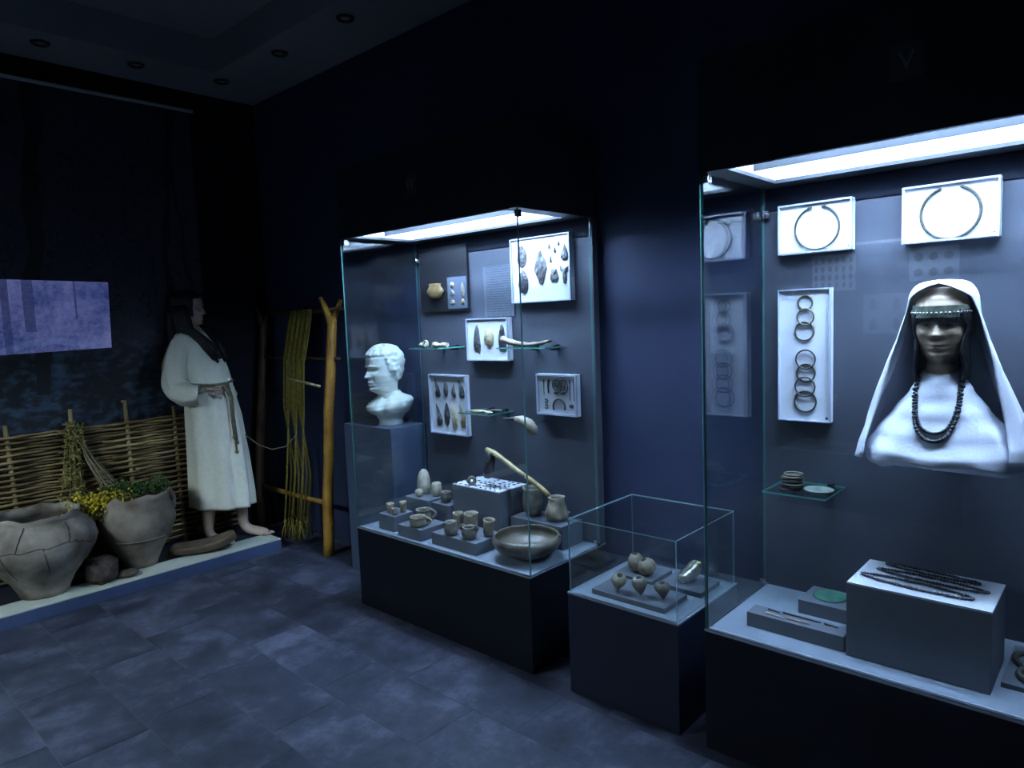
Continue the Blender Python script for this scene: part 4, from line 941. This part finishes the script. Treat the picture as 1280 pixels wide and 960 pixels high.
pr = MB(); pr.add([(.84, 4.872, 1.400), (1.552, 4.872, 1.415), (1.565, 4.872, 1.828), (.84, 4.872, 1.842), (.84, 4.880, 1.400), (1.552, 4.880, 1.415), (1.565, 4.880, 1.828), (.84, 4.880, 1.842)], [(0, 1, 2, 3), (7, 6, 5, 4), (0, 4, 5, 1), (1, 5, 6, 2), (2, 6, 7, 3), (3, 7, 4, 0)])
tag(pr.build('projection_panel', proj_mat()), 'glowing blue panel standing in for the woodland picture projected on the banner', 'screen')  # emissive panel added in place of projector light falling on the banner

# wattle fence
fn = thing('wattle_fence', (1.4, 4.815, PH), 'woven wattle fence of brown rods behind the clay pots', 'fence')
FY = 4.815; ST = [.64, .95, 1.26, 1.575, 1.88, 2.17]; SP = .309
for i, x in enumerate(ST):
    top = [1.02, 1.0, 1.055, 1.075, 1.0, .99][i]
    q = MB().tube([(x, FY, PH), (x + rnd.uniform(-.01, .01), FY, .55), (x + rnd.uniform(-.012, .012), FY, top)], [.017, .015, .012], 8)
    if i == 3: q.tube([(x, FY, .99), (x + .008, FY - .004, 1.05), (x - .014, FY, 1.075)], [.009, .009, .008], 6)
    q.build('stake', [WICKER, HAFT][i == 2], fn, smooth=True)
row = 0; zz = PH + .02
while zz < .935:
    r0 = rnd.uniform(.0085, .0125)
    for seg in range(2):
        xa, xb = ((.40, 1.45 + rnd.uniform(-.25, .2)), (1.35 + rnd.uniform(-.2, .2), 2.29 + rnd.uniform(-.06, .05)))[seg]
        if seg == 1: xa = xprev - .03
        xprev = xb; pts = []; n = 20; tilt = rnd.uniform(-.007, .007)
        for k in range(n):
            x = xa + (xb - xa) * k / (n - 1)
            ph = (x - ST[0]) / SP * PI + PI / 2 + (row % 2) * PI
            pts.append((x, FY + .015 * math.sin(ph) + seg * .002, zz + tilt * (k / n - .5) * 2 + .0018 * math.sin(k * 1.7 + row) + (.004 if seg else 0)))
        MB().tube(pts, [r0 * (1 - .35 * k / n) for k in range(n)], 5).build('rod', WICKER, fn, smooth=True)
    zz += r0 * 2 - .003; row += 1

# big pots on the platform
def big_pot(c, prof, label, m, seed, wob, rimwob, handles=(), cracks=0):
    t = thing('storage_pot', c, label, 'pot')
    MB().lathe(c, prof, 64, wob, seed, rimwob=rimwob).build('body', m, t, smooth=True)
    return t
def side_r(prof, z):
    for (r0, z0), (r1, z1) in zip(prof, prof[1:]):
        if z0 <= z <= z1 and z1 > z0: return r0 + (r1 - r0) * (z - z0) / (z1 - z0)
    return prof[0][0]
p1 = [(.06, 0), (.118, .002), (.126, .03), (.155, .09), (.218, .17), (.262, .24), (.276, .295), (.266, .345), (.236, .39), (.206, .415), (.194, .435), (.202, .462), (.192, .461), (.180, .435), (.19, .41), (.22, .38), (.25, .34), (.258, .295), (.20, .16), (.11, .05), (.02, .045)]
c1 = (.980, 4.500, PH + .0005)
t = big_pot(c1, p1, 'large cracked grey-brown storage pot at the front of the wattle fence', POTBIG, 2, .025, .02)
q = MB()
for (a0, z0, a1, z1) in ((-2.9, .30, -1.2, .32), (-2.2, .31, -2.1, .43), (-1.75, .315, -1.65, .16), (-1.3, .32, -1.15, .42), (-2.5, .30, -2.4, .15), (-1.2, .32, -.7, .27)):
    pts = []
    for k in range(12):
        u = k / 11; a = a0 + (a1 - a0) * u; z_ = z0 + (z1 - z0) * u + .006 * math.sin(k * 2.1); r_ = side_r(p1[:11], z_)
        d = 1 + .025 * noise.noise(Vector((math.cos(a) * 1.2, math.sin(a) * 1.2, z_ * 6)) + Vector((6.2, 3.4, 0)))
        pts.append((c1[0] + r_ * d * math.cos(a), c1[1] + r_ * d * math.sin(a), c1[2] + z_))
    q.tube(pts, .0022, 4)
q.build('crack_lines', CRACK, t)
p2 = [(.05, 0), (.090, .002), (.098, .03), (.125, .09), (.175, .18), (.208, .255), (.214, .29), (.205, .34), (.188, .385), (.182, .42), (.196, .455), (.188, .456), (.172, .42), (.178, .385), (.195, .335), (.198, .29), (.15, .17), (.08, .05), (.02, .04)]
c2 = (1.500, 4.535, PH + .0005)
t = big_pot(c2, p2, 'tan storage pot with broken wavy rim under the green herbs', POTBIG2, 5, .03, .055)
MB().ring((c2[0], c2[1], c2[2] + .19), .183, .0035, ax='z', n=48, m=5).build('shoulder_ridge', POTBIG2, t, smooth=True)
MB().tube([(1.655, 4.475, PH + .43), (1.680, 4.455, PH + .44), (1.688, 4.45, PH + .40), (1.685, 4.452, PH + .345), (1.668, 4.468, PH + .315)], .016, 8).build('handle', POTBIG2, t, smooth=True)
# loose stones
q = MB().box(-.075, .075, -.07, .07, 0, .15); q.xform(Matrix.Rotation(R(22), 4, 'Z'))
bm = bmesh.new(); me = bpy.data.meshes.new('stone_block'); me.from_pydata(q.v, [], q.f); bm.from_mesh(me)
bmesh.ops.bevel(bm, geom=bm.edges[:], offset=.03, segments=3, affect='EDGES'); bmesh.ops.subdivide_edges(bm, edges=bm.edges[:], cuts=1, use_grid_fill=True)
for v in bm.verts: v.co *= 1 + .10 * noise.noise(v.co * 14)
zm = min(v.co.z for v in bm.verts)
for v in bm.verts: v.co.z -= zm
for f in bm.faces: f.smooth = True
bm.to_mesh(me); bm.free(); me.materials.append(ROCK)
so = bpy.data.objects.new('stone_block', me); COL.objects.link(so); so.location = (1.243, 4.400, PH); tag(so, 'rough brown square stone between the two storage pots', 'stone')
stone('flat_stone', (1.372, 4.375, PH + .0003), (.055, .045, .022), 'small flat dark stone beside the square stone', ROCK, .25, 7)
# wooden trough / boat shaped tray
tr = thing('wooden_trough', (1.83, 4.44, PH), 'long boat-shaped wooden trough lying in front of the mannequin feet', 'trough')
a0 = Vector((1.665, 4.535, PH)); a1 = Vector((2.020, 4.345, PH)); dv = (a1 - a0); L = dv.length; dv.normalize(); sv = Vector((-dv.y, dv.x, 0))
rows = []
for i in range(25):
    u = i / 24; e = max(0, 1 - abs(2 * u - 1) ** 3.5); wdt = .078 * (max(0, 1 - abs(2 * u - 1) ** 5) ** .5) + .006; lift = .02 * abs(2 * u - 1) ** 3 + .045 * u ** 3
    hgt = (.060 + .012 * u) * (.35 + .65 * max(0, 1 - abs(2 * u - 1) ** 7) ** .5)
    cx = a0 + dv * (L * u); row = []
    for k in range(20):
        if k < 11: a = PI + PI * k / 10; row.append(tuple(cx + sv * (wdt * math.cos(a)) + Vector((0, 0, lift + hgt + hgt * math.sin(a)))))
        else: a = 2 * PI - PI * (k - 11) / 8; row.append(tuple(cx + sv * (wdt * .78 * math.cos(a)) + Vector((0, 0, lift + hgt + hgt * (.72 * e) * math.sin(a)))))
    rows.append(row)
q = MB().grid(rows, True); q.f += [tuple(range(20)), tuple(24 * 20 + k for k in range(20))]; q.m += [0, 0]
zm = min(v[2] for v in q.v); q.v = [(a, b, z - zm + PH + .0003) for a, b, z in q.v]
q.build('hull', TROUGHM, tr, smooth=True)

# ------------------------------------------------------------------ dried herbs and flowers
def leafquad(mb, p, l, wdt, d, q):
    d = Vector(d).normalized(); s_ = d.cross(Vector((q.uniform(-1, 1), q.uniform(-1, 1), q.uniform(-1, 1)))).normalized()
    p = Vector(p); nrm = d.cross(s_) * (wdt * .25)
    mb.add([p, p + d * l * .5 + s_ * wdt + nrm, p + d * l, p + d * l * .5 - s_ * wdt + nrm], [(0, 1, 2, 3)])
qr = random.Random(3)
hb = thing('herb_bunch', (1.23, 4.75, .48), 'dried brown herb bunch hanging from the tall fence stake', 'herb bunch')
st_, lf = MB(), MB()
for i in range(16):
    tx, ty = qr.uniform(-.08, .08), qr.uniform(-.03, .03); zb = qr.uniform(.46, .6)
    pts = [(1.252, 4.765, .985), (1.245 + tx * .5, 4.755 + ty * .5, .83), (1.225 + tx, 4.74 + ty, zb)]
    st_.tube(pts, .0022, 4)
    for k in range(48):
        u = qr.random() ** .8; p = Vector(pts[0]).lerp(Vector(pts[1]), u * 2) if u < .5 else Vector(pts[1]).lerp(Vector(pts[2]), u * 2 - 1)
        leafquad(lf, p, qr.uniform(.018, .04), qr.uniform(.004, .008), (qr.uniform(-1, 1), qr.uniform(-1, 1), qr.uniform(-1, .4)), qr)
st_.build('stems', HERB, hb)['kind'] = 'stuff'; lf.build('leaves', HERB, hb)['kind'] = 'stuff'
MB().ring((1.256, 4.80, .968), .036, .005, ax='z', n=16, m=5).build('tie', ROPE, hb)
hb = thing('dry_stalk_bundle', (1.32, 4.70, .55), 'sheaf of straight dry stalks slanting down to the tan pot', 'herb bunch')
st_, lf = MB(), MB()
for i in range(22):
    o1, o2 = qr.uniform(-.018, .018), qr.uniform(-.05, .05)
    st_.tube([(1.265 + o1 * .4, 4.762, .955 + o1), (1.335 + o2 * .5, 4.735 + o1, .74), (1.405 + o2, 4.66 + o1 * 2, .575 + qr.uniform(-.03, .03))], .0028, 4)
for i in range(160):
    leafquad(lf, (1.278 + qr.uniform(-.035, .035), 4.752 + qr.uniform(-.02, .01), .91 + qr.uniform(-.06, .05)), .026, .006, (qr.uniform(-1, 1), qr.uniform(-1, 1), qr.uniform(-.5, 1)), qr)
st_.build('stalks', mat('dry_stalk', (.17, .14, .075), .8, col2=(.30, .25, .15), scale=20), hb)['kind'] = 'stuff'; lf.build('seed_heads', HERB, hb)['kind'] = 'stuff'
hb = thing('yellow_flower_bunch', (1.27, 4.53, .45), 'bunch of small yellow flowers leaning between the storage pots', 'flowers')
fl, lf = MB(), MB()
for i in range(300):
    p = Vector((1.275 + qr.gauss(0, .058), 4.52 + qr.uniform(-.05, .05), .515 + qr.gauss(0, .030)))
    fl.blob(p, (qr.uniform(.005, .009),) * 3, 1, .3, i)
for i in range(60):
    p = Vector((1.38 + qr.uniform(-.02, .10), 4.53 + qr.uniform(-.04, .04), .535 + qr.gauss(0, .018))); fl.blob(p, (qr.uniform(.004, .007),) * 3, 1, .3, i)
for i in range(420):
    leafquad(lf, (1.24 + qr.gauss(0, .055), 4.54 + qr.uniform(-.05, .05), .465 + qr.gauss(0, .045)), .035, .005, (qr.uniform(-1, 1), qr.uniform(-1, 1), qr.uniform(-.6, 1)), qr)
fl.build('blossoms', FLOWER, hb)['kind'] = 'stuff'; lf.build('leaves', HERB, hb)['kind'] = 'stuff'
st_ = MB()
for i in range(10): st_.tube([(1.27 + qr.uniform(-.05, .05), 4.55, .52), (1.272 + qr.uniform(-.015, .015), 4.69, .30), (1.27 + qr.uniform(-.02, .02), 4.71, .078)], .003, 4)
st_.build('stems', HERB, hb)['kind'] = 'stuff'
hb = thing('green_herb_sprig', (1.50, 4.56, .52), 'green leafy herb sprigs lying in the mouth of the tan pot', 'herb bunch')
lf, st_ = MB(), MB()
for i in range(900):
    u = qr.random(); p = (1.345 + .34 * u, 4.585 - .07 * u + qr.uniform(-.05, .05), .545 + qr.gauss(0, .020) + .012 * math.sin(u * 7))
    leafquad(lf, p, qr.uniform(.018, .038), .0055, (qr.uniform(-1, 1), qr.uniform(-1, 1), qr.uniform(-.4, 1)), qr)
for i in range(12): st_.tube([(1.34 + qr.uniform(-.03, .1), 4.58 + qr.uniform(-.04, .04), .545), (1.50, 4.56 + qr.uniform(-.05, .05), .54 + qr.uniform(0, .015)), (1.66 + qr.uniform(-.05, .06), 4.53 + qr.uniform(-.04, .04), .55)], .0025, 4)
lf.build('leaves', LEAFG, hb)['kind'] = 'stuff'; st_.build('stems', LEAFG, hb)['kind'] = 'stuff'

# ------------------------------------------------------------------ robed mannequin
WB = Vector((2.055, 4.605, PH)); wa = R(-56)
MW = Matrix.Translation(WB) @ Matrix.Rotation(wa, 4, 'Z')          # local +x forward, +y to her left
WT = thing('robed_mannequin', WB, 'long-haired mannequin in loose white linen dress standing barefoot by the loom', 'mannequin')
def skin_mesh(chains, sub=1):
    """chains: list of [(co, rx, ry)], first chain is root; a chain may start with the index of an earlier vertex"""
    vs, es, rs = [], [], []
    for ch in chains:
        prev = None
        for it in ch:
            if isinstance(it, int): prev = it; continue
            vs.append(it[0]); rs.append(it[1:]); i = len(vs) - 1
            if prev is not None: es.append((prev, i))
            prev = i
    me = bpy.data.meshes.new('sk'); me.from_pydata(vs, es, [])
    o = bpy.data.objects.new('sk', me); COL.objects.link(o)
    md = o.modifiers.new('s', 'SKIN'); md.use_smooth_shade = True
    for i, r_ in enumerate(rs): me.skin_vertices[0].data[i].radius = r_
    me.skin_vertices[0].data[0].use_root = True
    s2 = o.modifiers.new('d', 'SUBSURF'); s2.levels = sub; s2.render_levels = sub
    dg = bpy.context.evaluated_depsgraph_get(); dg.update()
    em = bpy.data.meshes.new_from_object(o.evaluated_get(dg)); bpy.data.objects.remove(o)
    mb = MB(); mb.add([tuple(v.co) for v in em.vertices], [tuple(p.vertices) for p in em.polygons]); return mb
HZ = 1.545 - PH                                                  # chin height above the platform
body = [[((-.03, 0, .92), .11, .11), ((-.045, 0, 1.06), .10, .10), ((-.07, 0, 1.22), .10, .12), ((-.10, 0, 1.34), .085, .11), ((-.125, 0, 1.42), .055, .06), ((-.135, 0, 1.49), .05, .05)]]
# legs: vertex 0 is the pelvis
body.append([0, ((-.02, -.058, .80), .072, .072), ((-.01, -.062, .46), .052, .052), ((-.045, -.07, .25), .05, .05), ((-.06, -.085, .085), .034, .034), ((-.035, -.088, .045), .033, .036), ((.03, -.095, .033), .026, .038), ((.085, -.10, .024), .016, .034), ((.115, -.102, .016), .010, .026)])
body.append([0, ((.0, .058, .80), .072, .072), ((.09, .062, .48), .052, .052), ((.10, .07, .27), .05, .05), ((.10, .085, .088), .034, .034), ((.125, .088, .046), .033, .036), ((.19, .092, .033), .026, .038), ((.245, .096, .024), .016, .034), ((.275, .098, .016), .010, .026)])
body.append([3, ((-.12, -.15, 1.36), .052, .052), ((-.18, -.19, 1.20), .044, .044), ((-.17, -.185, 1.06), .040, .040), ((-.06, -.17, 1.04), .034, .034), ((.045, -.135, 1.045), .024, .022)])
body.append([3, ((-.10, .15, 1.36), .052, .052), ((-.08, .16, 1.20), .040, .040), ((-.05, .15, 1.06), .036, .036), ((.02, .11, 1.035), .032, .032), ((.09, -.01, 1.035), .024, .022)])
bmb = skin_mesh(body, 2); bmb.xform(MW)
MH = MW @ Matrix.Translation((-.135, 0, HZ)) @ Matrix.Rotation(R(12), 4, 'Z') @ Matrix.Rotation(R(5), 4, 'Y')
head_mesh(bmb, .225, MH, z0=-.5, n=56, rows=70)
# clasped hands: palm and five separate fingers each, skinned from inside the palm
def hand(wrist, dirv, palm_n, side):
    d = Vector(dirv).normalized(); nn = Vector(palm_n).normalized(); s_ = d.cross(nn).normalized() * side; W = Vector(wrist)
    ch = [[(W, .021, .017), (W + d * .03, .026, .015), (W + d * .06, .034, .014), (W + d * .085, .034, .012)]]
    hm = skin_mesh([[(tuple(c[0]), c[1], c[2]) for c in ch[0]]], 2)
    for k, (off, ln) in enumerate(((-.027, .062), (-.009, .074), (.009, .070), (.026, .055))):
        b0 = W + d * .075 + s_ * off
        pts = [b0, b0 + d * ln * .35 + nn * .004, b0 + d * ln * .72 + nn * .016, b0 + d * ln * .95 + nn * .034]
        f_ = skin_mesh([[(tuple(p), r_, r_) for p, r_ in zip(pts, (.0095, .009, .0085, .007))]], 1); hm.add(f_.v, f_.f)
    b0 = W + d * .025 - s_ * .022
    pts = [b0, b0 + d * .022 - s_ * .022 + nn * .006, b0 + d * .048 - s_ * .030 + nn * .014, b0 + d * .066 - s_ * .028 + nn * .02]
    f_ = skin_mesh([[(tuple(p), r_, r_) for p, r_ in zip(pts, (.011, .0105, .0095, .0075))]], 1); hm.add(f_.v, f_.f)
    return hm
h1 = hand((.03, -.145, 1.045), (.78, .62, -.05), (-.55, .8, -.1), 1); h1.xform(MW); bmb.add(h1.v, h1.f)
h2 = hand((.085, -.005, 1.030), (.35, -.93, .02), (-.9, -.3, -.1), -1); h2.xform(MW); bmb.add(h2.v, h2.f)
for (fx, fy) in ((.115, -.102), (.275, .098)):
    for k in range(5):
        e = 1 if fy < 0 else -1; yy = fy + e * (-.026 + .0125 * k) ; ln = .026 - .0045 * k
        tb = MB().tube([(fx - .025, yy, .016), (fx + ln * .3, yy, .015), (fx + ln, yy, .010)], [.009, .0085 if k else .0105, .006 if k else .008], 7); tb.xform(MW); bmb.add(tb.v, tb.f)
bmb.build('body', SKIN, WT, smooth=True)
# dress
def drape(tab, n=72, rows=40, famp=.05, ff=9, seed=0, open_top=True):
    out = []
    for i in range(rows + 1):
        u = i / rows; z_, cx, f, b, wd = interp([(a[0],) + tuple(a[1:]) for a in tab], u); row = []
        for j in range(n):
            a = 2 * PI * j / n; c_, s_ = math.cos(a), math.sin(a)
            k = u ** 1.1
            fold = 1 + famp * k * (.6 * math.sin(a * ff + 1.3 * seed + 1.5 * u) + 1.1 * noise.noise(Vector((c_ * 2.4, s_ * 2.4, u * 1.5 + seed))))
            row.append(((f if c_ > 0 else b) * fold * c_ + cx, wd * fold * s_, z_))
        out.append(row)
    return out
DT = [(0, 1.435, -.125, .055, .062, .070), (.05, 1.395, -.12, .085, .080, .135), (.11, 1.335, -.105, .120, .095, .175), (.22, 1.21, -.075, .150, .110, .168), (.34, 1.09, -.040, .150, .130, .155), (.40, 1.02, -.030, .155, .140, .145), (.55, .85, -.015, .185, .165, .145), (.75, .58, .005, .200, .192, .145), (.93, .33, .008, .218, .205, .145), (1, .240, .008, .216, .206, .145)]
q = MB(); rows = [[tuple(MW @ Vector(p)) for p in r_] for r_ in drape(DT, 120, 60, .095, 8, 2)]
q.grid(rows, True); dr = q.build('dress', LINEN, WT, smooth=True)
sm = dr.modifiers.new('thick', 'SOLIDIFY'); sm.thickness = .004; sm.offset = 1
def sleeve(pts, rads, seed):
    q = MB(); P = [Vector(p) for p in pts]; k = len(P); rows = []; prev = None
    # resample smooth
    N_ = 26; Q = []; RR = []
    for i in range(N_ + 1):
        u = i / N_ * (k - 1); a = min(int(u), k - 2); t_ = u - a
        p0, p1_, p2_, p3_ = P[max(a - 1, 0)], P[a], P[a + 1], P[min(a + 2, k - 1)]
        Q.append(.5 * ((2 * p1_) + (p2_ - p0) * t_ + (2 * p0 - 5 * p1_ + 4 * p2_ - p3_) * t_ ** 2 + (-p0 + 3 * p1_ - 3 * p2_ + p3_) * t_ ** 3))
        RR.append(tuple(rads[a][m_] + (rads[a + 1][m_] - rads[a][m_]) * t_ for m_ in range(2)))
    for i in range(N_ + 1):
        t_ = (Q[min(i + 1, N_)] - Q[max(i - 1, 0)]).normalized()
        nrm = Vector((0, 0, 1)) if prev is None else prev
        if prev is None: nrm = Vector((0, -1, 0))
        nrm = (nrm - t_ * nrm.dot(t_)).normalized(); prev = nrm; bn = t_.cross(nrm); row = []
        for j in range(40):
            a = 2 * PI * j / 40; w_ = 1 + .07 * math.sin(a * 5 + i * .5 + seed) + .10 * noise.noise(Vector((math.cos(a) * 1.5, math.sin(a) * 1.5, i * .25 + seed)))
            row.append(tuple(MW @ (Q[i] + (nrm * math.cos(a) * RR[i][0] + bn * math.sin(a) * RR[i][1]) * w_)))
        rows.append(row)
    o = q.grid(rows, True).build('sleeve', LINEN, WT, smooth=True); m_ = o.modifiers.new('thick', 'SOLIDIFY'); m_.thickness = .004; return o
sleeve([(-.10, -.10, 1.375), (-.112, -.150, 1.31), (-.128, -.182, 1.19), (-.125, -.192, 1.08), (-.07, -.20, 1.025), (.015, -.165, 1.010)], [(.055, .06), (.062, .066), (.068, .075), (.078, .082), (.090, .078), (.118, .062)], 1)
sleeve([(-.10, .10, 1.375), (-.10, .135, 1.31), (-.08, .16, 1.19), (-.05, .15, 1.07), (.0, .12, 1.02), (.06, .05, 1.015)], [(.055, .055), (.058, .060), (.060, .064), (.064, .066), (.07, .06), (.08, .055)], 4)
# belt rope and its hanging ends
q = MB(); z_ = 1.075; pts = []
for j in range(48):
    a = 2 * PI * j / 48; c_, s_ = math.cos(a), math.sin(a); pts.append(MW @ Vector((-.045 + (.162 if c_ > 0 else .148) * c_, .188 * s_, z_ + .006 * math.sin(3 * a))))
q.tube(pts, .009, 7, closed=True)
for dy, zb in ((-.035, .72), (-.015, .62), (.0, .68)):
    pts = [MW @ Vector(p) for p in ((.135, dy * 1.5 - .03, 1.07), (.165, dy - .04, .98), (.172, dy - .05, .85), (.188, dy - .06, zb))]
    q.tube(pts, [.006, .0065, .006, .007], 6); q.blob(pts[-1], (.012, .012, .016), 1, .3)
q.build('rope_belt', ROPE, WT, smooth=True)
# hair: cap and long locks over chest and back
q = MB(); rows = []
for i in range(26):
    h = .24 + .80 * i / 25; row = []
    for j in range(52):
        op = 1.0 * (1 - sstep(.74, .86, h)); a = op + (2 * PI - 2 * op) * j / 51
        x, y, hh = head_point(min(h, .99), a, ears=False); g = 1.10 + .02 * math.sin(j * 1.9)
        row.append(tuple(MH @ Vector((x * g * .225, y * g * .225, h * .225))))
    rows.append(row)
q.grid(rows)
for i in range(22):
    e = -1 if i % 2 else 1; k = i // 2
    if k < 6:      # front locks, fall over the breast
        p0 = Vector((-.115 - .012 * k, e * (.070 + .004 * k), HZ + .12)); p1_ = Vector((-.075 - .012 * k, e * .085, HZ - .04)); p2_ = Vector((.035 - .022 * k, e * (.055 + .010 * k), 1.33)); p3 = Vector((.100 - .014 * k, e * (.035 + .008 * k), 1.235 - .025 * (k % 3)))
        rs = [.026, .032, .030, .008]
    else:          # back locks
        p0 = Vector((-.215, e * .012 * (k - 5), HZ + .12)); p1_ = Vector((-.225, e * .010 * (k - 5), HZ - .02)); p2_ = Vector((-.212, e * .011 * (k - 5), 1.30)); p3 = Vector((-.205, e * .011 * (k - 5), 1.16))
        rs = [.026, .030, .028, .008]
    q.tube([MW @ p for p in (p0, p0.lerp(p1_, .5), p1_, p1_.lerp(p2_, .5), p2_, p3)], [rs[0], .03, rs[1], .031, rs[2], rs[3]], 8)
q.build('hair', HAIR, WT, smooth=True)

# ------------------------------------------------------------------ loom
LT = thing('warp_loom', (2.48, 4.35, 0), 'upright branch-wood loom with yellow warp threads leaning on the right wall', 'loom')
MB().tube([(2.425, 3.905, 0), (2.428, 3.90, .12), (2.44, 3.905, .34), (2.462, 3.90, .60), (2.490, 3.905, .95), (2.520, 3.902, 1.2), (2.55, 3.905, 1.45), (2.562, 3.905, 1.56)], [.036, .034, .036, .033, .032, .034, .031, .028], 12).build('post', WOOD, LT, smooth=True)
q = MB().tube([(2.553, 3.905, 1.50), (2.548, 3.93, 1.57), (2.54, 3.965, 1.64), (2.535, 3.99, 1.685)], [.026, .024, .018, .013], 8)
q.tube([(2.560, 3.905, 1.53), (2.585, 3.88, 1.60), (2.605, 3.86, 1.665)], [.024, .018, .012], 8); q.build('fork', WOOD, LT, smooth=True)
MB().tube([(2.425, 4.80, 0), (2.43, 4.795, .3), (2.46, 4.80, .65), (2.50, 4.795, 1.0), (2.54, 4.80, 1.35), (2.562, 4.80, 1.56)], [.034, .032, .031, .032, .028, .025], 10).build('post', WOODSH, LT, smooth=True)
q = MB().tube([(2.555, 4.80, 1.50), (2.545, 4.83, 1.60), (2.535, 4.86, 1.70)], [.024, .019, .012], 8)
q.tube([(2.56, 4.80, 1.52), (2.59, 4.78, 1.62)], [.022, .012], 8); q.build('fork', WOODSH, LT, smooth=True)
MB().tube([(2.572, 3.80, 1.605), (2.574, 4.3, 1.60), (2.572, 4.86, 1.605)], [.014, .015, .014], 8).build('top_beam', WOODSH, LT, smooth=True)
MB().tube([(2.540, 3.82, 1.285), (2.545, 4.3, 1.285), (2.540, 4.86, 1.285)], [.011, .012, .011], 8).build('heddle_bar', WOODSH, LT, smooth=True)
MB().tube([(2.435, 3.90, 1.115), (2.40, 4.05, 1.14), (2.385, 4.22, 1.165)], [.009, .010, .007], 7).build('beater_stick', HAFT, LT, smooth=True)
MB().tube([(2.44, 3.90, .345), (2.445, 4.3, .34), (2.44, 4.80, .345)], [.017, .016, .016], 8).build('lower_beam', WOOD, LT, smooth=True)
# woven cloth at the top, then single warp threads with tied bundles
rows = []
for i in range(26):
    u = i / 25; rows.append([(2.556 - .10 * u * .8 + .004 * math.sin(j * 1.3), 4.135 + .27 * j / 23 + .01 * math.sin(u * 3) * (j / 23 - .5), 1.615 - .34 * u + .003 * math.sin(j * 2.2)) for j in range(24)])
o = MB().grid(rows).build('woven_cloth', YARN, LT, smooth=True); m_ = o.modifiers.new('thick', 'SOLIDIFY'); m_.thickness = .006
qr = random.Random(5)
for b_ in range(9):
    yb = 4.125 + .033 * b_; y0b = 4.150 + .030 * b_; xb = 2.36 + .05 * (b_ % 3); zb = .16 + .05 * qr.random()
    wb = MB()
    for k in range(5):
        y1 = y0b + qr.uniform(-.014, .014); y2 = yb + qr.uniform(-.010, .010)
        wb.tube([(2.478, y1, 1.29), (2.45, y1 * .6 + y2 * .4, .95), (xb + .04, y2, .5), (xb + qr.uniform(-.008, .008), y2, zb)], [.0038, .0038, .0038, .0035], 5)
    wp = wb.build('warp_threads', YARN, LT, smooth=True)
    kb = MB().blob((xb, yb, zb), (.012, .012, .024), 1, .3, b_)
    for k in range(7):
        a = qr.uniform(0, 2 * PI); kb.tube([(xb, yb, zb), (xb + .02 * math.cos(a), yb + .02 * math.sin(a), zb - .05), (xb + .03 * math.cos(a), yb + .025 * math.sin(a), zb - .10 - .03 * qr.random())], .003, 4)
    kb.build('tassel', YARN, wp, smooth=True)
# thread from the mannequin to the loom
tp = [Vector(p) for p in ((2.185, 4.485, .80), (2.25, 4.40, .715), (2.30, 4.32, .685), (2.36, 4.25, .70), (2.415, 4.20, .775))]
pts = [tp[0]]
for i in range(1, 17):
    u = i / 16 * 4; a = min(int(u), 3); t_ = u - a; pts.append(tp[a].lerp(tp[a + 1], t_))
tag(MB().tube(pts, .0035, 5).build('yarn_thread', ROPE, smooth=True), 'pale yarn thread sagging between the robed mannequin and the loom', 'thread')

# ------------------------------------------------------------------ boards in the opposite cases (seen as reflections)
def oboard(y0, y1, z0, z1, label, items):
    ox = -1.598
    t = thing('mirror_board', (ox, (y0 + y1) / 2, z0), label, 'display board')
    t.name = 'find_board'
    MB().box(ox, ox + .02, y0, y1, z0, z1).build('backing', WHITE, t)
    for i, (y, z_, wd, h) in enumerate(items):
        MB().dome(outline('egg' if wd > .02 else 'leaf', y, z_, wd, h, 80 + i), ox + .02, .008, 80 + i, face=1).build('find', FLINTD, t)
oboard(1.66, 1.98, 1.62, 1.90, 'white board of small dark points in rows in the opposite case', [(1.69 + .052 * i, 1.66 + .065 * j, .026, .048) for i in range(6) for j in range(4)])
oboard(.98, 1.29, 1.66, 1.90, 'white board of six round stones in the opposite case', [(1.04 + .095 * i, 1.72 + .11 * j, .06, .06) for i in range(3) for j in range(2)])
oboard(1.30, 1.60, 1.28, 1.58, 'white board of four leaf-shaped points in the opposite case', [(1.37 + .16 * i, 1.35 + .15 * j, .05, .09) for i in range(2) for j in range(2)])
for (y0, y1, z_, lb) in ((1.50, 2.04, .75, 'long glass shelf with pale stones in the opposite case'), (.88, 1.45, .95, 'long glass shelf with one pale stone in the opposite case')):
    t = thing('glass_shelf', (-1.50, (y0 + y1) / 2, z_ - .02), lb, 'shelf'); pane(t, 'z', -1.597, -1.40, y0, y1, z_ - .006, z_)
    for y in (y0 + .08, y1 - .08): MB().box(-1.60, -1.55, y - .009, y + .009, z_ - .02, z_ - .0062).build('bracket', BLACKM, t)
q = MB().tube([(-1.36, 1.95, .448), (-1.35, 1.80, .452), (-1.33, 1.64, .446)], [.018, .024, .016], 9)
tag(q.build('pale_stone', STONE, smooth=True), 'long pale rod-shaped stone on the deck of the opposite case', 'stone')
stone('pale_stone', (-1.28, 1.70, BT + .0003), (.045, .11, .028), 'flat pale stone beside the rod-shaped one in the opposite case', STONE, .25, 5)
stone('pale_stone', (-1.49, 1.84, .7502), (.05, .09, .04), 'long pale stone on the lower opposite glass shelf', STONE, .2, 3)
stone('pale_stone', (-1.49, 1.10, .9502), (.05, .06, .05), 'round pale stone alone on the higher opposite shelf', STONE, .2, 9)
